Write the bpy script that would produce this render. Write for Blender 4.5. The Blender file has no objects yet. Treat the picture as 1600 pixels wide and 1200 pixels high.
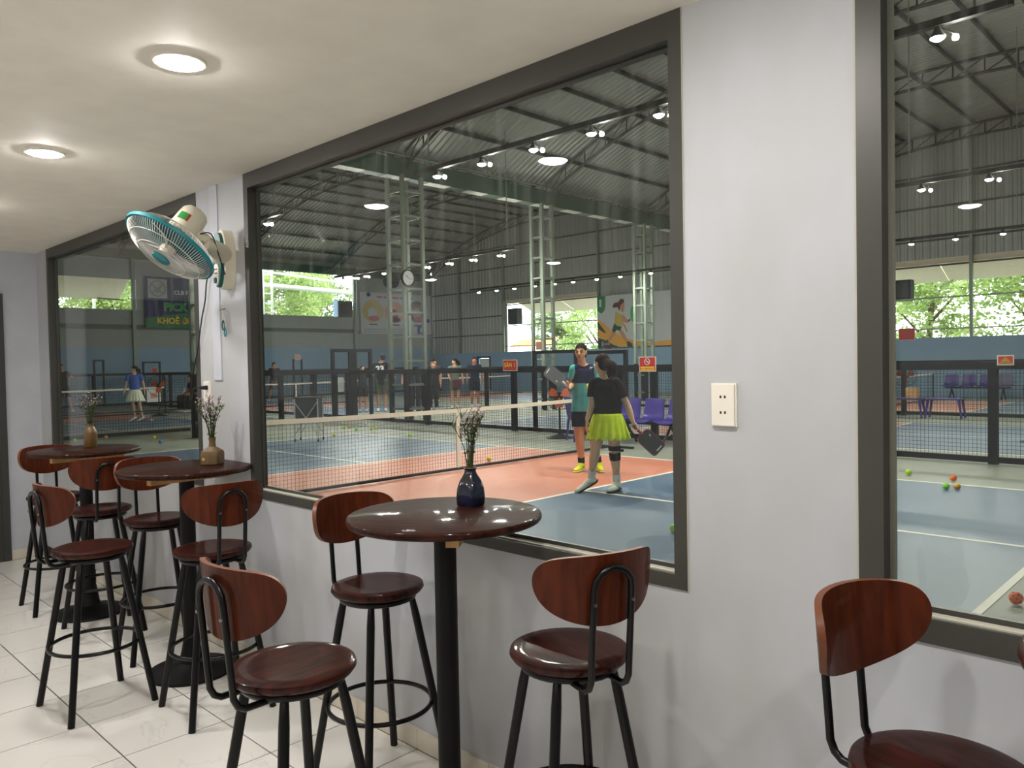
import bpy, bmesh, math, random
from mathutils import Vector, Matrix
PI = math.pi
V = Vector
# ------------------------------------------------------------------ camera, world, exposure
scn = bpy.context.scene
COL = scn.collection
cam_d = bpy.data.cameras.new('camera'); cam = bpy.data.objects.new('camera', cam_d); COL.objects.link(cam)
cam_d.sensor_fit = 'HORIZONTAL'; cam_d.sensor_width = 36.0; cam_d.lens = 1223.9/1600*36.0
cam_d.clip_start = 0.05; cam_d.clip_end = 300
yaw, pit, rol = math.radians(44.263), math.radians(-1.507), math.radians(1.088)
f_ = V((-math.sin(yaw)*math.cos(pit), math.cos(yaw)*math.cos(pit), math.sin(pit)))
r_ = V((math.cos(yaw), math.sin(yaw), 0)); u_ = r_.cross(f_)
R_ = math.cos(rol)*r_ - math.sin(rol)*u_; U_ = math.sin(rol)*r_ + math.cos(rol)*u_
M = Matrix.Identity(4)
for i in range(3):
    M[i][0], M[i][1], M[i][2] = R_[i], U_[i], -f_[i]
M.translation = V((0, -1.9, 1.5)); cam.matrix_world = M
scn.camera = cam
scn.view_settings.view_transform = 'Standard'; scn.view_settings.look = 'None'
scn.view_settings.gamma = 1.0; scn.view_settings.exposure = 1.1
scn.cycles.use_denoising = True
scn.cycles.max_bounces = 12; scn.cycles.transparent_max_bounces = 24
scn.cycles.diffuse_bounces = 5; scn.cycles.sample_clamp_indirect = 8.0
w = bpy.data.worlds.new('world'); scn.world = w; w.use_nodes = True
bg = w.node_tree.nodes['Background']; bg.inputs[0].default_value = (0.93, 0.97, 1.0, 1); bg.inputs[1].default_value = 4.5
DOWNLIGHT = 165.0     # emission of the recessed lamps in the cafe ceiling
FLOOD = 760.0        # emission of the hall lamps

# ------------------------------------------------------------------ materials
def lin(c):
    c = c/255.0
    return c/12.92 if c <= 0.04045 else ((c+0.055)/1.055)**2.4
def rgb(h): return (lin(int(h[0:2], 16)), lin(int(h[2:4], 16)), lin(int(h[4:6], 16)), 1)
def N(nt, t, **kw):
    n = nt.nodes.new(t)
    for k, v in kw.items(): setattr(n, k, v)
    return n
def mat(name, col, rough=0.5, metal=0.0, coat=0.0, var=0.0, scale=6.0, stretch=(1, 1, 1), col2=None, bump=0.0, emit=0.0, spec=None, detail=4):
    m = bpy.data.materials.new(name); m.use_nodes = True; nt = m.node_tree
    b = nt.nodes['Principled BSDF']
    b.inputs['Roughness'].default_value = rough; b.inputs['Metallic'].default_value = metal
    if spec is not None: b.inputs['Specular IOR Level'].default_value = spec
    if coat: b.inputs['Coat Weight'].default_value = coat; b.inputs['Coat Roughness'].default_value = 0.08
    c = rgb(col); b.inputs['Base Color'].default_value = c
    if emit:
        b.inputs['Emission Color'].default_value = c; b.inputs['Emission Strength'].default_value = emit
    tc = N(nt, 'ShaderNodeTexCoord'); mp = N(nt, 'ShaderNodeMapping'); mp.inputs['Scale'].default_value = stretch
    no = N(nt, 'ShaderNodeTexNoise'); no.inputs['Scale'].default_value = scale; no.inputs['Detail'].default_value = detail
    nt.links.new(tc.outputs['Object'], mp.inputs[0]); nt.links.new(mp.outputs[0], no.inputs[0])
    v = var if var else 0.04
    mx = N(nt, 'ShaderNodeMix', data_type='RGBA')
    c2 = rgb(col2) if col2 else tuple([x*(1-v) for x in c[:3]]+[1])
    c1 = c if col2 else tuple([min(1, x*(1+v*0.5)) for x in c[:3]]+[1])
    mx.inputs[6].default_value = c1; mx.inputs[7].default_value = c2
    rp = N(nt, 'ShaderNodeMapRange'); rp.inputs[1].default_value = 0.35; rp.inputs[2].default_value = 0.65
    nt.links.new(no.outputs['Fac'], rp.inputs[0]); nt.links.new(rp.outputs[0], mx.inputs[0])
    nt.links.new(mx.outputs[2], b.inputs['Base Color'])
    if bump:
        bp = N(nt, 'ShaderNodeBump'); bp.inputs['Strength'].default_value = bump; bp.inputs['Distance'].default_value = 0.01
        nt.links.new(no.outputs['Fac'], bp.inputs['Height']); nt.links.new(bp.outputs[0], b.inputs['Normal'])
    return m
def mat_glass(name, dirt=True):
    m = bpy.data.materials.new(name); m.use_nodes = True; nt = m.node_tree; nt.nodes.clear()
    out = N(nt, 'ShaderNodeOutputMaterial'); ge = N(nt, 'ShaderNodeNewGeometry')
    dot = N(nt, 'ShaderNodeVectorMath', operation='DOT_PRODUCT')
    nt.links.new(ge.outputs['Normal'], dot.inputs[0]); nt.links.new(ge.outputs['Incoming'], dot.inputs[1])
    def mth(op, a, b=None):
        n = N(nt, 'ShaderNodeMath', operation=op)
        for i, x in enumerate((a, b)):
            if x is None: continue
            if isinstance(x, (int, float)): n.inputs[i].default_value = x
            else: nt.links.new(x, n.inputs[i])
        return n.outputs[0]
    ab = mth('ABSOLUTE', dot.outputs['Value']); om = mth('SUBTRACT', 1.0, ab); p5 = mth('POWER', om, 5.0)
    fr = mth('ADD', mth('MULTIPLY', p5, 0.96), 0.04)
    tr = N(nt, 'ShaderNodeBsdfTransparent'); tr.inputs[0].default_value = (0.90, 0.925, 0.90, 1)
    gl = N(nt, 'ShaderNodeBsdfGlossy'); gl.inputs['Roughness'].default_value = 0.0
    mx = N(nt, 'ShaderNodeMixShader'); nt.links.new(fr, mx.inputs[0]); nt.links.new(tr.outputs[0], mx.inputs[1]); nt.links.new(gl.outputs[0], mx.inputs[2])
    last = mx
    if dirt:   # wiped streaks of dried water, denser near the top of the pane
        tc = N(nt, 'ShaderNodeTexCoord'); mp = N(nt, 'ShaderNodeMapping'); mp.inputs['Scale'].default_value = (22, 1, 1.1)
        no = N(nt, 'ShaderNodeTexNoise'); no.inputs['Scale'].default_value = 1.6; no.inputs['Detail'].default_value = 6
        nt.links.new(tc.outputs['Object'], mp.inputs[0]); nt.links.new(mp.outputs[0], no.inputs[0])
        sp = N(nt, 'ShaderNodeSeparateXYZ'); nt.links.new(tc.outputs['Object'], sp.inputs[0])
        hz = N(nt, 'ShaderNodeMapRange'); hz.inputs[1].default_value = 1.35; hz.inputs[2].default_value = 2.5; hz.inputs[3].default_value = 0.02; hz.inputs[4].default_value = 1.0
        nt.links.new(sp.outputs[2], hz.inputs[0])
        st = N(nt, 'ShaderNodeMapRange'); st.inputs[1].default_value = 0.50; st.inputs[2].default_value = 0.80
        nt.links.new(no.outputs['Fac'], st.inputs[0])
        df = N(nt, 'ShaderNodeBsdfDiffuse'); df.inputs[0].default_value = (0.8, 0.8, 0.8, 1)
        tl = N(nt, 'ShaderNodeBsdfTranslucent'); tl.inputs[0].default_value = (0.8, 0.8, 0.8, 1)
        ad = N(nt, 'ShaderNodeMixShader'); nt.links.new(df.outputs[0], ad.inputs[1]); nt.links.new(tl.outputs[0], ad.inputs[2])
        m2 = N(nt, 'ShaderNodeMixShader'); nt.links.new(mth('ADD', mth('MULTIPLY', mth('MULTIPLY', st.outputs[0], hz.outputs[0]), 0.10), 0.002), m2.inputs[0])
        nt.links.new(mx.outputs[0], m2.inputs[1]); nt.links.new(ad.outputs[0], m2.inputs[2]); last = m2
    nt.links.new(last.outputs[0], out.inputs[0])
    return m
def mat_tile():
    m = mat('marble_tile', 'E6E3DC', 0.10, spec=0.6); nt = m.node_tree; b = nt.nodes['Principled BSDF']
    tc = N(nt, 'ShaderNodeTexCoord'); oi = N(nt, 'ShaderNodeObjectInfo')
    ad = N(nt, 'ShaderNodeVectorMath', operation='ADD'); nt.links.new(tc.outputs['Object'], ad.inputs[0])
    sc = N(nt, 'ShaderNodeVectorMath', operation='SCALE'); sc.inputs[0].default_value = (37, 91, 13); nt.links.new(oi.outputs['Random'], sc.inputs[3])
    nt.links.new(sc.outputs[0], ad.inputs[1])
    no = N(nt, 'ShaderNodeTexNoise'); no.inputs['Scale'].default_value = 3.0; no.inputs['Detail'].default_value = 5; no.inputs['Distortion'].default_value = 0.7
    nt.links.new(ad.outputs[0], no.inputs[0])
    r = N(nt, 'ShaderNodeValToRGB'); e = r.color_ramp.elements
    e[0].position = 0.485; e[0].color = rgb('E4E1DA'); e[1].position = 0.515; e[1].color = rgb('E4E1DA')
    k = r.color_ramp.elements.new(0.5); k.color = rgb('DBD8D1')
    nt.links.new(no.outputs['Fac'], r.inputs[0]); nt.links.new(r.outputs[0], b.inputs['Base Color'])
    return m
Mt = dict(
 wall=mat('painted_wall', 'BFC2C8', 0.55, scale=1.3, stretch=(1.4, 1, 0.7), col2='B0B0AF', bump=0.02, detail=7),
 wall2=mat('painted_wall_plain', 'BFC2C9', 0.6), ceil=mat('ceiling_paint', 'F0EADF', 0.7),
 frame=mat('dark_aluminium', '45443F', 0.42, metal=0.25, stretch=(1, 1, 0.3)), lit_bead=mat('glazing_bead', '8F9084', 0.4, metal=0.3),
 sill=mat('sealant_and_lit_ledge', 'B9B6A6', 0.6),  # tone of the sealant beads and of the painted light on the lower rails
 tile=mat_tile(), grout=mat('dark_grout', '2A2724', 0.9), base=mat('baseboard_tile', 'D8D0BE', 0.25),
 wood=mat('dark_varnished_wood', '3E140A', 0.5, spec=0.05, coat=0.38, scale=9, stretch=(1, 7, 1), col2='200A06'),
 ply=mat('reddish_varnished_ply', '56240F', 0.5, spec=0.08, coat=0.25, scale=8, stretch=(0.6, 6, 1), col2='40190B'),
 edge=mat('ply_edge', '6E3C20', 0.45), top=mat('table_veneer', '3A1A10', 0.55, spec=0.05, coat=0.25, var=0.4, scale=10, stretch=(1, 9, 1), col2='1E0D08'),
 batten=mat('pale_pine', 'C79B62', 0.6, var=0.2, scale=5, stretch=(1, 12, 1)),
 black=mat('black_powder_coat', '070707', 0.3, spec=0.3), blackm=mat('matt_black_metal', '0A0A0A', 0.55, spec=0.25),
 white=mat('white_plastic', 'E9E3D6', 0.4), cream=mat('cream_plastic', 'DAD2BC', 0.4), teal=mat('teal_plastic', '1E7F88', 0.3), tealp=mat('deep_teal_plastic', '135A58', 0.35),
 grill=mat('white_fan_wire', 'CFCBC4', 0.4), screw=mat('screw_head', '8C8A84', 0.3, metal=0.9),
 slot=mat('socket_hole', '0A0A0A', 0.8), green=mat('green_label', '2C8A3E', 0.5), redp=mat('red_label', 'A33324', 0.5), cord=mat('black_cord', '101010', 0.5),
 steel=mat('galvanised_green_steel', '7F8A7C', 0.5, metal=0.3), dsteel=mat('dark_roof_steel', '3A3D3A', 0.6, metal=0.2), beam=mat('green_gutter_beam', '3E5B4C', 0.5),
 roof=mat('grey_metal_roofing', 'A2A4A0', 0.42, metal=0.3, var=0.1, scale=0.4), clad=mat('grey_metal_cladding', '9C9F9A', 0.5, metal=0.1, var=0.1, scale=0.3),
 bluew=mat('light_blue_paint', '7E9DB6', 0.6, var=0.08, scale=0.5), greyw=mat('grey_upper_paint', '969C98', 0.7), greenb=mat('green_band', '47604F', 0.6),
 floorh=mat('hall_green_grey_floor', '8B9082', 0.5, var=0.12, scale=0.6), cblue=mat('court_blue', '4A6078', 0.42, var=0.14, scale=0.8, col2='5A6E82'),
 cor=mat('court_orange', 'C47C62', 0.45, var=0.1, scale=0.7, col2='B87058'), line=mat('court_line', 'E4E2D2', 0.5), 
 net=mat('black_net', '14181C', 0.8), tape=mat('white_net_tape', 'E0DCCC', 0.7), fence=mat('black_fence_steel', '0A0E12', 0.45, spec=0.3),
 awn=mat('cream_awning', 'D9CBB4', 0.7), leaf=mat('leaf_green', '6E9A34', 0.6, var=0.5, scale=0.6, col2='3E6A1E'), leafd=mat('leaf_dark', '47702E', 0.6, var=0.5, scale=0.5, col2='2A4A1C'),
 bark=mat('bark', '5B4A38', 0.9), ground=mat('outdoor_ground', '8A8C78', 0.9), wsteel=mat('white_outdoor_steel', 'DADCD2', 0.5), build=mat('pale_building', 'CFC9BE', 0.8),
 orange=mat('orange_cloth_awning', 'D98838', 0.7), purple=mat('purple_plastic', '3A2E86', 0.38), purpled=mat('dull_purple_plastic', '5C5A7C', 0.45),
 fanor=mat('orange_fan_blade', 'C4561F', 0.45), bag=mat('dark_cart_fabric', '202628', 0.8), silver=mat('silver_tube', 'B8BCB8', 0.3, metal=0.7),
 red=mat('red_sign', 'B3241F', 0.5), yellow=mat('yellow_print', 'E6C22C', 0.5), gold=mat('gold_print', 'B08A38', 0.5), pw=mat('print_white', 'D8DADA', 0.6), pwd=mat('poster_white', 'B8BCBC', 0.6),
 navy=mat('print_navy', '1E2160', 0.6), pgreen=mat('print_green', '1F7A42', 0.6), lgreen=mat('print_light_green', '3FA05A', 0.6), porange=mat('print_orange', 'D49A3A', 0.6), plum=mat('print_purple', '4B3F9A', 0.6),
 pgrey=mat('print_grey', '8F9496', 0.6), ppeach=mat('print_peach', 'D09A82', 0.6), pred=mat('print_red', 'A83A3A', 0.6), pbrown=mat('print_brown', '5A3A2C', 0.6), pskin=mat('print_skin', 'B98466', 0.6), pyel=mat('print_mustard', 'B9A04A', 0.6), pdg=mat('print_dark_green', '24463A', 0.6),
 dark=mat('dark_door', '3A3B3A', 0.5),
)
def emis(name, col, s):
    m = bpy.data.materials.new(name); m.use_nodes = True; nt = m.node_tree; nt.nodes.clear()
    o = N(nt, 'ShaderNodeOutputMaterial'); e = N(nt, 'ShaderNodeEmission'); e.inputs[0].default_value = col; e.inputs[1].default_value = s
    nt.links.new(e.outputs[0], o.inputs[0]); return m
Mt['down'] = emis('downlight_glow', (1.0, 0.965, 0.93, 1), DOWNLIGHT)
Mt['flood'] = emis('floodlight_glow', (1.0, 0.97, 0.90, 1), FLOOD)
Mt['glass'] = mat_glass('window_glass')

# ------------------------------------------------------------------ mesh helpers
class MB:
    def __init__(s): s.v = []; s.f = []; s.m = []
    def add(s, vs, fs, mi=0):
        o = len(s.v); s.v += [tuple(p) for p in vs]; s.f += [tuple(i+o for i in f) for f in fs]; s.m += [mi]*len(fs); return s
    def box(s, x0, x1, y0, y1, z0, z1, mi=0, T=None):
        vs = [V((x, y, z)) for z in (z0, z1) for y in (y0, y1) for x in (x0, x1)]
        if T is not None: vs = [T @ p for p in vs]
        return s.add(vs, [(0, 2, 3, 1), (4, 5, 7, 6), (0, 1, 5, 4), (2, 6, 7, 3), (0, 4, 6, 2), (1, 3, 7, 5)], mi)
    def tube(s, pts, r, n=8, closed=False, caps=True, mi=0):
        pts = [V(p) for p in pts]; k = len(pts); rs = r if isinstance(r, (list, tuple)) else [r]*k
        vs = []; prev = None
        for i, p in enumerate(pts):
            a = pts[(i-1) % k] if (closed or i > 0) else p; b = pts[(i+1) % k] if (closed or i < k-1) else p
            t = (b-a).normalized()
            if prev is None:
                q = V((0, 0, 1)) if abs(t.z) < 0.9 else V((1, 0, 0)); u = t.cross(q).normalized()
            else: u = (prev - t*prev.dot(t)).normalized()
            prev = u; w_ = t.cross(u)
            for j in range(n):
                an = 2*PI*j/n; vs.append(p + (u*math.cos(an)+w_*math.sin(an))*rs[i])
        fs = []
        for i in range(k if closed else k-1):
            for j in range(n):
                a = i*n+j; b = i*n+(j+1) % n; c = ((i+1) % k)*n+(j+1) % n; d = ((i+1) % k)*n+j
                fs.append((a, b, c, d))
        if caps and not closed: fs += [tuple(range(n-1, -1, -1)), tuple(range((k-1)*n, k*n))]
        return s.add(vs, fs, mi)
    def lathe(s, prof, n=32, c=(0, 0, 0), mi=0, T=None, sx=1.0, sy=1.0):
        vs = []; fs = []; c = V(c); k = len(prof)
        for (r, z) in prof:
            for j in range(n):
                an = 2*PI*j/n; p = V((r*math.cos(an)*sx, r*math.sin(an)*sy, z))
                vs.append((T @ p if T is not None else p)+c)
        for i in range(k-1):
            for j in range(n): fs.append((i*n+j, i*n+(j+1) % n, (i+1)*n+(j+1) % n, (i+1)*n+j))
        if prof[0][0] > 1e-6: fs.append(tuple(range(n-1, -1, -1)))
        if prof[-1][0] > 1e-6: fs.append(tuple(range((k-1)*n, k*n)))
        return s.add(vs, fs, mi)
    def sphere(s, c, r, n=16, mi=0, sc=(1, 1, 1)):
        k = n//2; prof = [(math.sin(PI*i/k)*1.0, -math.cos(PI*i/k)) for i in range(k+1)]
        T = Matrix.Diagonal((r*sc[0], r*sc[1], r*sc[2]))
        return s.lathe([(max(a, 1e-4), b) for a, b in prof], n, c, mi, T)
    def prism(s, poly, h, T=None, mi=0):
        k = len(poly); vs = [V((p[0], p[1], 0)) for p in poly]+[V((p[0], p[1], h)) for p in poly]
        if T is not None: vs = [T @ p for p in vs]
        return s.add(vs, [tuple(range(k-1, -1, -1)), tuple(range(k, 2*k))]+[(i, (i+1) % k, (i+1) % k+k, i+k) for i in range(k)], mi)
    def mesh(s, name, mats, smooth=0):
        me = bpy.data.meshes.new(name); me.from_pydata(s.v, [], s.f)
        for m in (mats if isinstance(mats, (list, tuple)) else [mats]): me.materials.append(m)
        me.polygons.foreach_set('material_index', s.m)
        if smooth:
            me.polygons.foreach_set('use_smooth', [True]*len(s.f)); me.update(); me.set_sharp_from_angle(angle=math.radians(smooth))
        me.update(); return me
    def build(s, name, mats, parent=None, smooth=0, **tags):
        return link(name, s.mesh(name, mats, smooth), parent, **tags)
def link(name, data, parent=None, loc=(0, 0, 0), rz=0.0, label=None, cat=None, group=None, kind=None):
    o = bpy.data.objects.new(name, data); COL.objects.link(o)
    o.location = loc; o.rotation_euler = (0, 0, rz); o.parent = parent
    if label: o['label'] = label
    if cat: o['category'] = cat
    if group: o['group'] = group
    if kind: o['kind'] = kind
    return o
def thing(name, label, cat, loc=(0, 0, 0), rz=0.0, group=None, kind=None):
    return link(name, None, None, loc, rz, label, cat, group, kind)
def dup(root, loc, rz, label, group=None):
    r = root.copy(); COL.objects.link(r); r.location = loc; r.rotation_euler = (0, 0, rz); r['label'] = label
    if group: r['group'] = group
    for ch in list(root.children):
        c = ch.copy(); COL.objects.link(c); c.parent = r
        for g in list(ch.children):
            d = g.copy(); COL.objects.link(d); d.parent = c
    return r
def box_obj(name, b, m, parent=None, **k): return MB().box(*b).build(name, m, parent, **k)
def text(body, size, origin, X, Y, m, parent, name='lettering', depth=0.0, align='LEFT', bold=0.0):
    cu = bpy.data.curves.new('txt', 'FONT'); cu.body = body; cu.size = size; cu.align_x = align; cu.extrude = depth; cu.offset = bold; cu.resolution_u = 3
    t = bpy.data.objects.new('txt', cu); COL.objects.link(t)
    dg = bpy.context.evaluated_depsgraph_get(); me = bpy.data.meshes.new_from_object(t.evaluated_get(dg)); COL.objects.unlink(t); bpy.data.objects.remove(t)
    me.materials.clear(); me.materials.append(m)
    X = V(X).normalized(); Y = V(Y).normalized(); Z = X.cross(Y); T = Matrix.Identity(4)
    for i in range(3): T[i][0], T[i][1], T[i][2] = X[i], Y[i], Z[i]
    T.translation = V(origin); me.transform(T)
    return link(name, me, parent)
S_ = dict(kind='structure')
Y0, GL = 0.0, 0.052          # cafe face of the window wall, plane of the glass
HZ = 0.05                   # hall floor level
CZ = 2.47                   # cafe ceiling
# ------------------------------------------------------------------ cafe shell
WIN = [(-6.97, -4.25, 0.852), (-3.70, -1.176, 0.852), (-0.707, 2.2, 0.852)]
wt = 0.072
m = MB()
xs = [-7.25]+[v for a, b, _ in WIN for v in (a, b)]+[3.0]
for i in range(0, len(xs), 2): m.box(xs[i], xs[i+1], 0, wt, -0.1, CZ)
for a, b, z in WIN: m.box(a, b, 0, wt, -0.1, z)
wallw = m.build('wall_front', Mt['wall'], label='grey painted plaster wall with three large windows onto the sports hall', cat='wall', **S_)
box_obj('wall_left', (-7.40, -7.25, -5.6, wt, -0.1, 2.62), Mt['wall2'], label='grey painted end wall of the cafe with a dark door', cat='wall', **S_)
box_obj('wall_right', (3.0, 3.15, -5.6, wt, -0.1, 2.62), Mt['wall2'], label='grey painted wall at the right end of the cafe', cat='wall', **S_)
box_obj('wall_back', (-7.25, 3.0, -5.75, -5.6, -0.1, 2.62), Mt['wall2'], label='grey painted wall behind the viewer', cat='wall', **S_)
ce = box_obj('ceiling', (-7.25, 3.0, -5.6, wt, CZ, CZ+0.14), Mt['ceil'], label='smooth pale beige cafe ceiling with round downlights', cat='ceiling', **S_)
# tiled floor: 40 cm tiles with recessed dark joints
P = 0.403
fl = box_obj('floor', (-7.25, 3.0, -5.6, 0, -0.10, -0.004), Mt['grout'], label='glossy white marble-look tiled floor with dark joints', cat='floor', **S_)
me = MB().box(0.0028, P-0.0028, 0.0028, P-0.0028, -0.006, 0.0).mesh('tile', Mt['tile'])
nr = 0
for j in range(9):
    y1 = -0.012-j*P
    for i in range(26):
        x0 = -3.605+(i-9)*P
        if x0 > 2.9: continue
        if x0 < -7.25:
            MB().box(-7.25-x0, P-0.0028, 0.0028, P-0.0028, -0.006, 0).build('tile', Mt['tile'], fl).location = (x0, y1-P, 0)
        else:
            link('tile', me, fl, (x0, y1-P, 0))
m = MB()
for j in range(9, 14):
    for i in range(26):
        x0 = -3.605+(i-9)*P; y0 = -0.012-(j+1)*P
        if x0 < -7.25 or x0 > 2.6 or y0 < -5.6: continue
        m.box(x0+0.0015, x0+P-0.0015, y0+0.0015, y0+P-0.0015, -0.006, 0)
m.build('far_tiles', Mt['tile'], fl, kind='stuff')
bb = box_obj('baseboard_front', (-7.25, 3.0, -0.006, -0.0005, 0, 0.078), Mt['grout'], label='cream tiled baseboard under the windows', cat='baseboard', **S_)
for i in range(-9, 16):
    x0 = -2.396+i*P; a, b = max(x0, -7.24), min(x0+P, 2.99)
    if b-a > 0.03: MB().box(a+0.001, b-0.001, -0.011, -0.002, 0.0, 0.08).build('skirting_tile', Mt['base'], bb)
bl = box_obj('baseboard_left', (-7.25, -7.244, -5.6, -0.012, 0, 0.078), Mt['grout'], label='cream tiled baseboard on the end wall', cat='baseboard', **S_)
for i in range(1):
    MB().box(-7.247, -7.239, -0.245, -0.013, 0.0, 0.08).build('skirting_tile', Mt['base'], bl)
for i in range(11):
    MB().box(-7.247, -7.239, -1.2-(i+1)*P+0.001, -1.2-i*P-0.001, 0.0, 0.08).build('skirting_tile', Mt['base'], bl)
# windows: deep dark aluminium frame, bead, pane
for k, (a, b, z) in enumerate(WIN):
    r = thing('window_%d' % (k+1), ['left fixed window in dark aluminium frame beside the end wall', 'large middle fixed window in dark aluminium frame', 'right fixed window in dark aluminium frame, cut by the picture edge'][k], 'window', kind='structure')
    fw = 0.057 if k == 2 else 0.042; t0, t1 = -0.004, 0.066
    for nm, bx in (('frame_jamb', (a, a+fw, t0, t1, z, CZ)), ('frame_jamb', (b-fw, b, t0, t1, z, CZ)), ('frame_head', (a+fw, b-fw, t0, t1, CZ-0.075, CZ)), ('frame_sill', (a+fw, b-fw, t0, t1, z, z+fw))):
        MB().box(*bx).build(nm, Mt['frame'], r)
    # lower rail top, with the light on it put into a pale strip, and the slim bead in front of the glass
    MB().box(a+fw, b-fw, 0.006, 0.036, z+fw, z+fw+0.004).build('lit_ledge_strip', Mt['sill'], r)
    m = MB(); 
    m.box(a+fw, a+fw+0.012, 0.038, 0.050, z+fw, CZ-0.075); m.box(b-fw-0.012, b-fw, 0.038, 0.050, z+fw, CZ-0.075)
    m.box(a+fw, b-fw, 0.038, 0.050, CZ-0.087, CZ-0.075)
    m.build('glazing_bead', Mt['lit_bead'] if k == 2 else Mt['frame'], r)  # right window: light caught by the reveal is put into the paler colour
    MB().box(a+fw, b-fw, 0.038, 0.050, z+fw, z+fw+0.016).build('lower_bead', Mt['frame'], r)
    MB().box(a+fw-0.005, b-fw+0.005, GL, GL+0.006, z+fw-0.005, CZ-0.07).build('pane', Mt['glass'], r)
MB().box(-1.178, -1.1735, -0.003, 0.0, 0.852, CZ).box(-0.712, -0.7072, -0.003, 0.0, 0.852, CZ).build('trim_1', Mt['sill'], label='thin pale sealant beads along the window frames', cat='trim', **S_)
# vertical trunking strip between the first two windows
MB().box(-4.075, -3.985, -0.007, 0, 1.44, CZ).build('trim_2', Mt['wall2'], label='flat painted cable trunking strip between the left windows', cat='trim', **S_)
# door in the end wall
dr = thing('door_1', 'dark grey door at the far left edge in the end wall', 'door', kind='structure')
MB().box(-7.25, -7.225, -0.30, -0.25, 0, 2.13).box(-7.25, -7.225, -1.20, -1.15, 0, 2.13).box(-7.25, -7.225, -1.15, -0.30, 2.08, 2.13).build('door_frame', Mt['dark'], dr)
MB().box(-7.249, -7.235, -1.15, -0.30, 0.005, 2.08).build('door_leaf', Mt['frame'], dr)
MB().tube([(-7.235, -1.09, 1.0), (-7.19, -1.09, 1.0), (-7.19, -0.98, 1.0)], 0.008, 8).build('door_handle', Mt['screw'], dr)
# ceiling downlights
DL = [(x, -0.835) for x in (-5.30, -3.885, -2.47, -1.05, 0.36)]+[(x, -3.72) for x in (-6.83, -4.99, -3.2, -1.42, 0.4)]
DL = [(max(x, -7.0), y) for x, y in DL]
pos_l = ['over the farthest table, out of frame', 'nearest the end wall in view', 'nearest the middle window in view', 'above the window pillar, out of frame', 'at the right, out of frame', 'far end of the back row', 'second of the back row from the end wall', 'middle of the back row', 'fourth of the back row', 'right end of the back row']
mr = MB().lathe([(0.066, -0.002), (0.068, -0.010), (0.078, -0.009), (0.082, -0.003), (0.082, 0.0)], 40).mesh('rim', Mt['white'], 40)
ml = MB().lathe([(1e-4, -0.022), (0.03, -0.020), (0.052, -0.015), (0.066, -0.006), (0.067, -0.002)], 32).mesh('diffuser', Mt['down'])
for (x, y), p in zip(DL, pos_l):
    r = thing('ceiling_downlight', 'round recessed white downlight, '+p, 'ceiling light', (x, y, CZ), group='cafe downlights')
    link('rim', mr, r); link('diffuser', ml, r)
# ------------------------------------------------------------------ sockets
def socket(x, z, label, plug=False):
    r = thing('wall_socket', label, 'socket', (x, 0, z))
    m = MB(); m.prism([(-0.037, -0.058), (0.037, -0.058), (0.037, 0.058), (-0.037, 0.058)], 0.006, Matrix.Rotation(PI/2, 4, 'X'))
    m.prism([(-0.033, -0.055), (0.033, -0.055), (0.033, 0.055), (-0.033, 0.055)], 0.012, Matrix.Rotation(PI/2, 4, 'X')); m.build('faceplate', Mt['white'], r)
    for dz in (0.022, -0.020):
        for sx in (-1, 1):
            MB().prism([(sx*0.004, -0.004), (sx*0.004, 0.004), (sx*0.009, 0.003), (sx*0.009, -0.003)][::sx], 0.0005, Matrix.Translation((0, -0.012, dz)) @ Matrix.Rotation(PI/2, 4, 'X')).build('socket_hole', Mt['slot'], r)
    return r
socket(-1.056, 1.378, 'white double wall socket on the grey wall between the two large windows')
socket(-4.163, 1.376, 'white double wall socket beside the left window with a black plug in it')
pc = [(-4.150, -0.02, 1.40), (-4.155, -0.06, 1.40), (-4.19, -0.07, 1.395), (-4.24, -0.05, 1.38), (-4.30, -0.03, 1.352), (-4.345, -0.02, 1.33), (-4.36, -0.015, 1.345), (-4.34, -0.012, 1.42), (-4.30, -0.012, 1.52), (-4.25, -0.015, 1.60), (-4.215, -0.015, 1.69), (-4.17, -0.02, 1.78), (-4.125, -0.02, 1.87), (-4.10, -0.02, 1.97), (-4.05, -0.02, 2.03), (-3.95, -0.03, 2.04), (-3.86, -0.04, 2.06)]
def smooth_pts(pts, k=4):
    out = []; P_ = [V(p) for p in pts]
    for i in range(len(P_)-1):
        a, b, c, d = P_[max(i-1, 0)], P_[i], P_[i+1], P_[min(i+2, len(P_)-1)]
        for j in range(k):
            t = j/k; out.append(0.5*((2*b)+(-a+c)*t+(2*a-5*b+4*c-d)*t*t+(-a+3*b-3*c+d)*t*t*t))
    out.append(P_[-1]); return out
r = thing('power_cord', 'black fan cord looping down past the left window to the socket', 'cord')
MB().tube(smooth_pts(pc), 0.0035, 8).build('cord', Mt['cord'], r)
MB().tube([(-4.15, -0.0125, 1.40), (-4.15, -0.045, 1.40)], [0.013, 0.009], 10).build('plug', Mt['cord'], r)
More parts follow.
